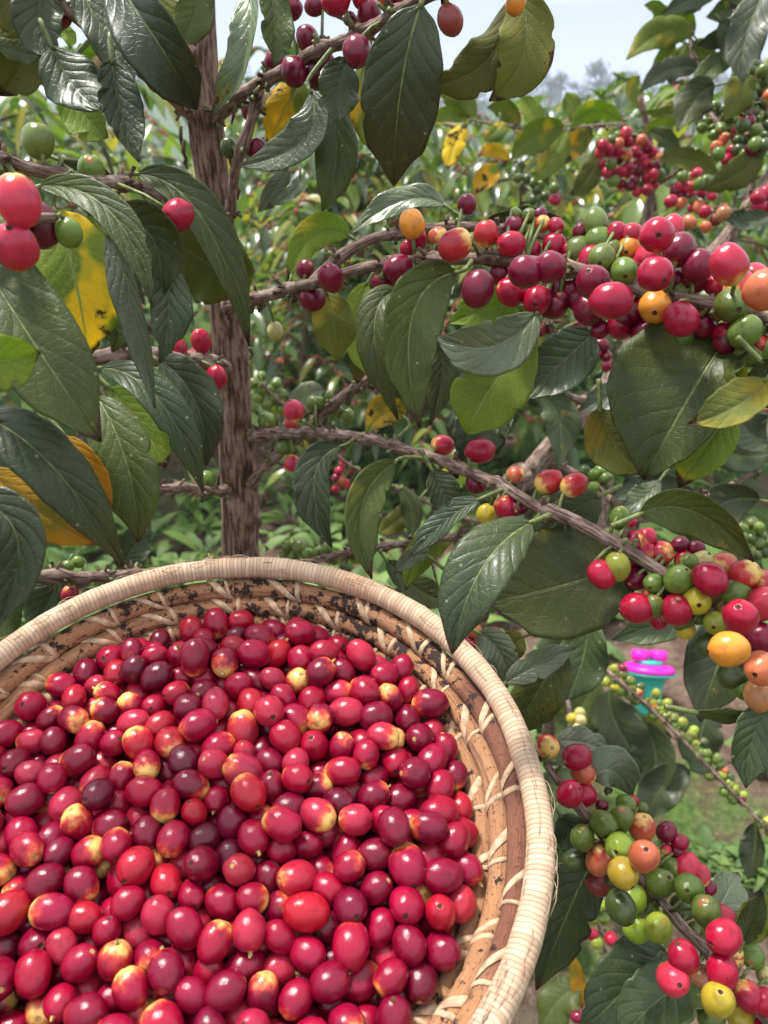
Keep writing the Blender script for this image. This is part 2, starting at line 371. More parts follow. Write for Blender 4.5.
def small_leaf(mb, base, d, nrm, ln, wd, droop, mat=0):
    """low-detail leaf: 2 x 4 faces folded along the midrib"""
    d = d.normalized(); s = d.cross(nrm)
    s = s.normalized() if s.length > 1e-5 else d.orthogonal().normalized()
    n = s.cross(d); V = []; U = []
    for i in range(5):
        t = i / 4; wv = wd * .5 * (math.sin(math.pi * min(1, t * .93 + .04)) ** .8) * (1 if t < .99 else .1)
        c = base + d * (ln * t) - Vector((0, 0, 1)) * (droop * ln * t * t)
        for k in (-1, 0, 1):
            V.append(c + s * (wv * k) + n * (abs(k) * wv * .35)); U.append((.5 + .5 * k, t))
    Fc = []
    for i in range(4):
        for k in range(2): a = i * 3 + k; Fc.append((a, a + 1, a + 4, a + 3))
    mb.add(V, Fc, mat, U)
def small_ball(mb, c, r, mat=0):
    V = [c + Vector((0, 0, r))]; 
    for a in (.7, 1.57, 2.44):
        for k in range(6): V.append(c + Vector((math.sin(a) * math.cos(k * 1.047), math.sin(a) * math.sin(k * 1.047), math.cos(a))) * r)
    V.append(c - Vector((0, 0, r))); Fc = [(0, 1 + k, 1 + (k + 1) % 6) for k in range(6)]
    for i in range(2):
        for k in range(6): a = 1 + i * 6 + k; b = 1 + i * 6 + (k + 1) % 6; Fc.append((a, a + 6, b + 6, b))
    Fc += [(13 + k, 19, 13 + (k + 1) % 6) for k in range(6)]
    mb.add(V, Fc, mat)

def make_shrub(seed, h, fruit, spread=1.0, low=.25):
    rg = random.Random(seed)
    root = empty('coffee_shrub', (0, 0, 0))
    tr = MB(); cb = MB(); fb = MB()
    lean = Vector((rg.uniform(-.12, .12), rg.uniform(-.12, .12), 0))
    ax = [(Vector((0, 0, -.05)) + lean * 0, .022)] + [(lean * (k / 6 * h) + Vector((.02 * rg.uniform(-1, 1), .02 * rg.uniform(-1, 1), h * k / 6)), .02 - .0025 * k) for k in range(1, 7)]
    p, r = spline(ax, .06); tr.tube(p, r, 7, bump=.2, seed=seed)
    nl = int(h * 19)
    for i in range(nl):
        t = low + (1 - low) * i / nl; z = h * t; az = i * 2.4 + rg.uniform(-.3, .3)
        ln = (.25 + .55 * (1 - t) ** .7) * spread * rg.uniform(.8, 1.15) * (1 if t > .3 else .8)
        o = lean * z + Vector((0, 0, z)); dr = Vector((math.cos(az), math.sin(az), .35))
        pts = []
        for k in range(8):
            s = k / 7; pts.append((o + Vector((dr.x, dr.y, 0)) * (ln * s) + Vector((0, 0, 1)) * (ln * (.40 * s - .55 * s * s)), .0055 * (1 - .7 * s)))
        pp, rr = spline(pts, .1); tr.tube(pp, rr, 5)
        for k in range(1, 8):
            c = pts[k][0]; t0 = (pts[k][0] - pts[k - 1][0]).normalized(); sd = t0.cross(Vector((0, 0, 1))).normalized()
            for sg in (-1, 1):
                if rg.random() < .12: continue
                d = sd * sg * rg.uniform(.7, 1) + t0 * rg.uniform(.1, .7) + Vector((0, 0, rg.uniform(-.5, .25)))
                small_leaf(cb, c, d, Vector((rg.uniform(-.4, .4), rg.uniform(-.4, .4), 1)), rg.uniform(.09, .16), rg.uniform(.04, .062), rg.uniform(.2, .8))
            if rg.random() < fruit:
                for q in range(rg.randint(3, 9)):
                    small_ball(fb, c + Vector((rg.uniform(-1, 1), rg.uniform(-1, 1), rg.uniform(-1, .6))) * .016, rg.uniform(.006, .008))
        if i == nl - 1:
            for q in range(6):
                a = q * 1.05; small_leaf(cb, o, Vector((math.cos(a), math.sin(a), 1.1)), Vector((0, 0, 1)), .11, .045, .3)
    tr.build('trunk', M_TRUNK, root); cb.build('crown', M_CROWN, root)
    if fb.v: tag(fb.build('fruit', M_BERRY, root), kind='stuff')
    return root
def place(proto, first, loc, rz, s):
    if first: o = proto
    else:
        o = proto.copy(); COL.objects.link(o)
        for c in proto.children:
            d = c.copy(); COL.objects.link(d); d.parent = o
    o.location = loc; o.rotation_euler = (0, 0, rz); o.scale = (s, s, s)
    return o
protos = [make_shrub(3, 1.75, .45), make_shrub(8, 1.5, 1.0), make_shrub(15, 1.6, .2, 1.15)]
used = set()
# px, horizontal distance, scale, variety, label
SHRUBS = [
 (285, 3.0, .80, 1, 'low red fruited coffee shrub close behind the trunk, below the thin forked twig'),
 (365, 3.4, .86, 0, 'coffee shrub under the curled leaves between trunk and basket rim'),
 (455, 2.9, .72, 1, 'low coffee shrub behind the middle branch where two cherries hang'),
 (540, 5.2, .98, 1, 'red fruited coffee shrub one row behind the orange and yellow leaves'),
 (285, 4.8, 1.05, 0, 'dark coffee shrub filling the gap right of the trunk top'),
 (360, 5.4, 1.05, 1, 'coffee shrub with red specks straight under the hanging silver leaf'),
 (610, 5.6, .98, 0, 'dark coffee shrub one row behind the hanging pink cluster'),
 (60, 2.9, 1.00, 2, 'bright bushy coffee shrub seen behind the hanging leaves of the upper left corner'),
 (-60, 3.6, 1.05, 0, 'leafy coffee shrub at the left edge beyond the trunk, partly cut by the frame'),
 (165, 4.0, 1.05, 2, 'pale green coffee shrub directly left of the brown trunk, behind the branches'),
 (315, 3.7, 0.98, 1, 'coffee shrub full of red fruit seen just right of the brown trunk'),
 (420, 4.4, 0.98, 1, 'red fruited coffee shrub under the large dark hanging leaf'),
 (500, 3.3, 0.84, 0, 'dark green coffee shrub behind the ripe upper branch, below the yellow leaves'),
 (575, 4.3, 0.96, 2, 'rounded coffee shrub beyond the hanging half-ripe fruit cluster'),
 (660, 3.5, 0.90, 0, 'coffee shrub behind the sloping thick stem on the right side'),
 (745, 2.9, 1.00, 2, 'tall dark coffee shrub at the right edge behind the ribbed leaf'),
 (250, 5.6, 0.95, 0, 'farther coffee shrub framing the trunk, tallest of its row'),
 (90, 5.8, 0.95, 1, 'farther coffee shrub with scattered red fruit left of the trunk'),
 (390, 6.4, 0.90, 0, 'farther coffee shrub seen between trunk and the dark hanging leaf'),
 (480, 6.8, 0.86, 2, 'farther yellowish coffee shrub below the gap of open sky'),
 (560, 7.6, 0.90, 0, 'distant coffee shrub under the misty trees'),
 (650, 6.0, 0.86, 1, 'distant coffee shrub left of the pale upright stem'),
 (730, 6.5, 0.90, 0, 'distant coffee shrub behind the green fruit cluster at the right edge'),
 (330, 9.5, 0.95, 2, 'far coffee shrub in the back row right of the trunk'),
 (430, 10.5, 0.95, 0, 'far coffee shrub in the back row below the olive leaves'),
 (520, 11.0, 0.95, 1, 'far coffee shrub in the back row under the pale sky'),
 (610, 10.5, 0.95, 2, 'far coffee shrub in the back row below the tallest misty tree'),
 (700, 10.0, 0.95, 0, 'far coffee shrub in the back row beside the right-hand leaves'),
 (160, 9.0, 0.99, 1, 'far coffee shrub in the back row left of the trunk'),
 (30, 8.5, 0.99, 2, 'far coffee shrub in the back row at the upper left'),
]
for px, dist, s, k, lab in SHRUBS:
    x = (px - 384) / F * dist * .97; z = ground_z(x, dist)
    o = place(protos[k], k not in used, (x, dist, z), px * .37, s); used.add(k)
    tag(o, lab, 'coffee shrub', 'coffee shrubs of the plantation behind')
# misty trees on the hill
def far_tree(x, y, h, seed, lab):
    rg = random.Random(seed); z = ground_z(x, y)
    root = empty('tall_tree', (x, y, z - .3), lab, 'tree', 'misty trees on the far hill')
    t = MB(); c = MB()
    pts = [(Vector((0, 0, 0)), .3), (Vector((rg.uniform(-.4, .4), 0, h * .5)), .2), (Vector((rg.uniform(-.8, .8), 0, h * .9)), .08)]
    p, r = spline(pts, .8); t.tube(p, r, 6, bump=.2)
    for i in range(9):
        s = rg.uniform(.45, 1.0); o = pts[1][0].lerp(pts[2][0], s * 2 - 1 if s > .5 else 0) if s > .5 else Vector((0, 0, h * s))
        a = rg.uniform(0, 6.3); e = o + Vector((math.cos(a), math.sin(a), rg.uniform(.2, .7))) * h * rg.uniform(.10, .24) * (1.3 - s * .6)
        t.tube([o, o.lerp(e, .5) + Vector((0, 0, .2)), e], [.09, .06, .03], 5)
        for q in range(rg.randint(45, 80)):
            v = Vector((rg.gauss(0, 1), rg.gauss(0, 1), rg.gauss(0, .7))) * h * .06
            small_leaf(c, e + v, Vector((rg.uniform(-1, 1), rg.uniform(-1, 1), rg.uniform(-1, .4))), Vector((rg.uniform(-1, 1), rg.uniform(-1, 1), 1)), h * .05, h * .022, .4)
    t.build('trunk', M_TRUNK, root); c.build('crown', M_FAR, root)
for i, (px, d, top, lab) in enumerate([
    (538, 120, 76, 'slim misty tree on the far hill, first from the olive leaf'), (585, 125, 66, 'tallest misty tree with round crown on the far hill'),
    (566, 135, 88, 'short misty tree between two taller ones on the far hill'), (606, 130, 78, 'misty tree standing close right of the tallest one'),
    (662, 105, 72, 'broad misty tree behind the pointed green leaf'), (640, 120, 92, 'low misty tree left of the broad one'),
    (695, 120, 84, 'misty tree hidden partly by the right-hand branch tip'), (470, 120, 96, 'low misty tree under the olive hanging leaves'),
    (505, 130, 98, 'small misty tree left of the slim one')]):
    x = (px - 384) / F * d * .95; ztop = H + 1.2 + d * math.tan(PITCH - math.atan((top - 512) / -F)) * -1
    far_tree(x, d, max(5, ztop - ground_z(x, d)), 40 + i, lab)
# the far-off wood on the hillside reads as one mass
wd = MB(); rg = random.Random(90)
for i in range(170):
    y = rg.uniform(95, 210); x = rg.uniform(-.75, .75) * y; z = ground_z(x, y); h = rg.uniform(3.5, 8)
    wd.tube([Vector((x, y, z - .3)), Vector((x + rg.uniform(-.4, .4), y, z + h * .7))], [.22, .08], 5, 1)
    for q in range(6):
        c = Vector((x, y, z + h * rg.uniform(.4, .95))) + Vector((rg.gauss(0, 1), rg.gauss(0, 1), 0)) * h * .14
        for k in range(26): small_leaf(wd, c + Vector((rg.gauss(0, 1), rg.gauss(0, 1), rg.gauss(0, .7))) * h * .075, Vector((rg.uniform(-1, 1), rg.uniform(-1, 1), rg.uniform(-1, .5))), Vector((rg.uniform(-1, 1), 0, 1)), h * .075, h * .035, .4)
tag(wd.build('woods', [M_FAR, M_TRUNK]), kind='stuff')
# weeds: one mass nobody could count
wb = MB(); rg = random.Random(4)
def weed(x, y, s):
    z = ground_z(x, y)
    for q in range(rg.randint(5, 9)):
        a = rg.uniform(0, 6.3)
        small_leaf(wb, Vector((x, y, z)) + Vector((math.cos(a), math.sin(a), 0)) * .02 * s + Vector((0, 0, rg.uniform(0, .06) * s)), Vector((math.cos(a), math.sin(a), rg.uniform(.3, 1.6))), Vector((0, 0, 1)), rg.uniform(.05, .12) * s, rg.uniform(.02, .045) * s, rg.uniform(.2, .9))
n = 0
while n < 1900:
    x, y = rg.uniform(-3.4, 3.4), rg.uniform(.9, 7.5)
    if noise.noise(Vector((x * .8, y * .8, 5))) < -.12: continue
    px = proj(Vector((x, y, 0)))
    if px[0] > 560 and px[1] > 640 and rg.random() < .93: continue
    weed(x, y, rg.uniform(.8, 1.7)); n += 1
for q in range(60):
    p = P(rg.uniform(690, 775), rg.uniform(868, 892), 1.6); k = H / (H - p.z); weed(p.x * k, p.y * k, rg.uniform(.35, .6))
tag(wb.build('ground_cover', M_WEED), kind='stuff')

# ------------------------------------------------------------------ basket
BC = Vector((-.0734, .2477, H - .2579)); BN = Vector((.0321, -.2589, 1)).normalized()
BX = (Vector((1, 0, 0)) - BN * BN.x).normalized(); BY = BN.cross(BX)
BM = Matrix((BX, BY, BN)).transposed().to_4x4(); BM.translation = BC
def straw_mat():
    t = NT('pale_raffia'); uv = t.n('ShaderNodeTexCoord').outputs['UV']; ob = t.n('ShaderNodeTexCoord').outputs['Object']
    sx = t.n('ShaderNodeSeparateXYZ', {0: uv})
    n0 = t.noise(ob, 26, 3); n1 = t.noise(ob, 130, 3); n2 = t.noise(ob, 800, 2)
    q = t.math('ADD', t.math('MULTIPLY', sx.outputs[0], 400.0), t.math('MULTIPLY', n1, .9))
    fr = t.math('FRACT', q); ed = t.math('ABSOLUTE', t.math('SUBTRACT', fr, .5)); ln = t.step(ed, .36, .5)
    cell = t.n('ShaderNodeTexWhiteNoise', {'W': t.math('FLOOR', q)}, noise_dimensions='1D').outputs['Value']
    col = t.mix(cell, (.45, .305, .20, 1), (.60, .435, .30, 1))
    col = t.mix(t.math('MULTIPLY', t.step(n0, .5, .7), .5), col, (.50, .27, .15, 1))
    col = t.mix(t.math('MULTIPLY', t.math('MULTIPLY', ln, .42), t.step(n1, .35, .6)), col, (.26, .14, .075, 1))
    col = t.mix(t.math('MULTIPLY', t.step(n2, .66, .74), .5), col, (.24, .12, .06, 1))
    h = t.math('ADD', t.math('MULTIPLY', ln, -1.0), t.math('MULTIPLY', n1, .7))
    bp = t.n('ShaderNodeBump', {'Strength': .8, 'Distance': .0004, 'Height': h}).outputs[0]
    return t.out(t.n('ShaderNodeBsdfPrincipled', {'Base Color': col, 'Roughness': .68, 'Normal': bp, 'Specular IOR Level': .3}).outputs[0])
def husk_mat(dark=False):
    t = NT('banana_husk'); uv = t.n('ShaderNodeTexCoord').outputs['UV']; ob = t.n('ShaderNodeTexCoord').outputs['Object']
    sx = t.n('ShaderNodeSeparateXYZ', {0: uv})
    st = t.n('ShaderNodeCombineXYZ', {0: t.math('MULTIPLY', sx.outputs[0], 7.0), 1: t.math('MULTIPLY', sx.outputs[1], 5.0), 2: t.n('ShaderNodeObjectInfo').outputs['Random']}).outputs[0]
    lng = t.noise(st, 2.6, 2); fib = t.noise(t.n('ShaderNodeVectorMath', {0: st, 1: (4, 9, 40)}, operation='MULTIPLY').outputs[0], 3.0, 5, .65)
    n1 = t.noise(ob, 150, 6, .72); n2 = t.noise(ob, 560, 4, .65); n3 = t.noise(ob, 18, 2)
    col = t.mix(t.step(fib, .32, .68), (.29, .125, .052, 1), (.51, .275, .14, 1))
    col = t.mix(t.math('MULTIPLY', t.step(n3, .45, .6), .5), col, (.50, .24, .09, 1))
    col = t.mix(t.math('MULTIPLY', t.step(lng, .57, .63), .6), col, (.17, .065, .038, 1))
    cu = t.math('COSINE', t.math('MULTIPLY', t.math('ADD', sx.outputs[0], t.math('MULTIPLY', t.math('SUBTRACT', n3, .5), .12)), 6.28319))
    su = t.math('SINE', t.math('MULTIPLY', sx.outputs[0], 6.28319))
    if dark: col = t.mix(t.math('MULTIPLY', t.step(cu, .80, .86), .85), col, t.mix(t.step(fib, .35, .65), (.10, .030, .022, 1), (.24, .085, .055, 1)))
    bl = t.math('ADD', n1, t.math('MULTIPLY', t.math('SUBTRACT', n3, .5), .55)); bl = t.math('ADD', bl, t.math('MULTIPLY', t.step(su, .25, .95), .075))
    col = t.mix(t.step(bl, .575, .60), col, (.032, .014, .010, 1))
    col = t.mix(t.math('MULTIPLY', t.step(n2, .585, .64), .75), col, (.06, .026, .016, 1))
    bp = t.n('ShaderNodeBump', {'Strength': .8, 'Distance': .0009, 'Height': t.math('ADD', fib, t.math('MULTIPLY', n1, .5))}).outputs[0]
    return t.out(t.n('ShaderNodeBsdfPrincipled', {'Base Color': col, 'Roughness': .6, 'Normal': bp, 'Specular IOR Level': .35}).outputs[0])
M_STRAW, M_HUSK, M_HUSK_RED = straw_mat(), husk_mat(), husk_mat(True)
M_RAFFIA = plain('raffia_strip', (.48, .325, .20), .6, .35, .3, 260)
basket = empty('coiled_basket', BC, 'round coiled straw basket with pale wrapped rim, full of picked red coffee cherries', 'basket')
basket.rotation_euler = BM.to_euler()
def ring(mb, r, z, rt, seg=220, tube=14, wob=.0006, seed=0, flat=1.0):
    V = []; U = []; Fc = []
    for i in range(seg + 1):
        a = 2 * math.pi * i / seg; d = Vector((math.cos(a), math.sin(a), 0))
        w1 = wob * noise.noise(d * 3 + Vector((seed, 0, 0))); w2 = wob * noise.noise(d * 3 + Vector((0, seed + 9, 0)))
        rr = rt * (1 + .07 * noise.noise(d * 7 + Vector((0, 0, seed))) + .03 * noise.noise(d * 40 + Vector((0, 0, seed))))
        for k in range(tube + 1):
            b = 2 * math.pi * k / tube
            V.append(d * (r + w1 + rr * math.cos(b)) + Vector((0, 0, z + w2 + rr * flat * math.sin(b)))); U.append((i / seg, k / tube))
    T = tube + 1
    for i in range(seg):
        for k in range(tube): a = i * T + k; Fc.append((a, a + T, a + T + 1, a + 1))
    mb.add(V, Fc, 0, U)
rm = MB(); ring(rm, .1402, .0005, .0059, 330, 18, .0011, 1)
rg = random.Random(2)
for q in range(150):                                            # loose straw fibres along the rim
    a = rg.uniform(0, 6.283); b = rg.uniform(.2, 2.6); d = Vector((math.cos(a), math.sin(a), 0))
    tg = Vector((-d.y, d.x, 0)) * rg.choice((-1, 1))
    p = d * (.1402 + .0068 * math.cos(b)) + Vector((0, 0, .0068 * math.sin(b))); nn = d * math.cos(b) + Vector((0, 0, math.sin(b)))
    l = rg.uniform(.004, .011); pts = [p - nn * .0006 + (nn * .35 * math.sin(k * .7 + .3) + tg * k * .35 + Vector((0, 0, rg.uniform(-.1, .1)))) * l * k / 4 for k in range(5)]
    rm.tube(pts, [.00022, .0002, .0002, .00016, .0001], 4)
rm.build('rim', M_STRAW, basket)
COILS = [(.1338, -.0102, .0054), (.1268, -.0178, .0054), (.1192, -.0250, .0054), (.1108, -.0315, .0054), (.1018, -.0372, .0054), (.0922, -.0420, .0054), (.0822, -.0462, .0054), (.0720, -.0495, .0054)]
for j, (r, z, rt) in enumerate(COILS):
    cb = MB(); ring(cb, r, z, rt, 220, 14, .0007, j * 7 + 3)
    rg = random.Random(70 + j); nst = 23 if j < 6 else 0
    for k in range(nst):
        th0 = 2 * math.pi * (k + rg.uniform(-.25, .25)) / nst + j * .052
        for sl, w_ in ((rg.uniform(.09, .16), rg.uniform(.0012, .0019)), (rg.uniform(.0, .05), rg.uniform(.0008, .0014))):
            V = []; U = []; Fc = []; NSG = 9
            for i in range(NSG):
                t = i / (NSG - 1); ph = (-1.45 + 2.9 * t); a = th0 + sl * t + rg.uniform(-.002, .002); d = Vector((math.cos(a), math.sin(a), 0))
                m_ = (-d + Vector((0, 0, 1))).normalized(); s_ = (d + Vector((0, 0, 1))).normalized(); nrm = m_ * math.cos(ph) + s_ * math.sin(ph)
                c = d * r + Vector((0, 0, z)) + nrm * (rt * 1.05); tt = Vector((-d.y, d.x, 0))
                al = (tt * (sl * r / (2.9 * rt)) + (s_ * math.cos(ph) - m_ * math.sin(ph))).normalized(); wd = nrm.cross(al).normalized()
                for (u_, v_) in ((-1, -.4), (-.7, .55), (0, .8), (.7, .55), (1, -.4)):
                    V.append(c + wd * (u_ * w_) + nrm * (v_ * .0005)); U.append((0, 0))
            for i in range(NSG - 1):
                for q in range(4): a = i * 5 + q; Fc.append((a, a + 1, a + 6, a + 5))
            cb.add(V, Fc, 1)
    cb.build('coil', [M_HUSK_RED if j == 0 else M_HUSK, M_RAFFIA], basket)
bb = MB(); V = []; Fc = []
for i, (r, z) in enumerate(((.0, -.0545), (.03, -.0545), (.068, -.0535), (.068, -.049), (.03, -.0495), (0, -.0495))):
    for k in range(40): a = k * math.pi / 20; V.append((r * math.cos(a), r * math.sin(a), z))
for i in range(5):
    for k in range(40): a = i * 40 + k; b = i * 40 + (k + 1) % 40; Fc.append((a, b, b + 40, a + 40))
bb.add(V, Fc); bb.build('base', M_HUSK, basket)
# stump that carries the basket
sp = BM @ Vector((0, 0, -.058)); st = empty('tree_stump', (sp.x, sp.y, ground_z(sp.x, sp.y)), 'rough cut tree stump standing under the coiled basket', 'stump')
h = sp.z - st.location.z; mb = MB()
pts = [(Vector((0, 0, -.03)), .12), (Vector((0, 0, .08)), .085), (Vector((0, 0, h * .6)), .066), (Vector((0, 0, h - .012)), .062)]
p, r = spline(pts, .03); mb.tube(p, r, 28, bump=.12, ridges=.1); mb.build('trunk', M_TRUNK, st)
mb = MB(); V = []; 
for q in range(2):
    for k in range(28):
        a = k * math.pi / 14; x, y = .058 * math.cos(a), .058 * math.sin(a)
        zt = (-.012 if q == 0 else 0) + h + (-(BN.x * x + BN.y * y) / BN.z if q else 0); V.append((x, y, zt))
mb.add(V, [tuple(range(27, -1, -1)), tuple(range(28, 56))] + [(k, (k + 1) % 28, 28 + (k + 1) % 28, 28 + k) for k in range(28)])
mb.build('cut_top', M_HUSK, st, smooth=False)

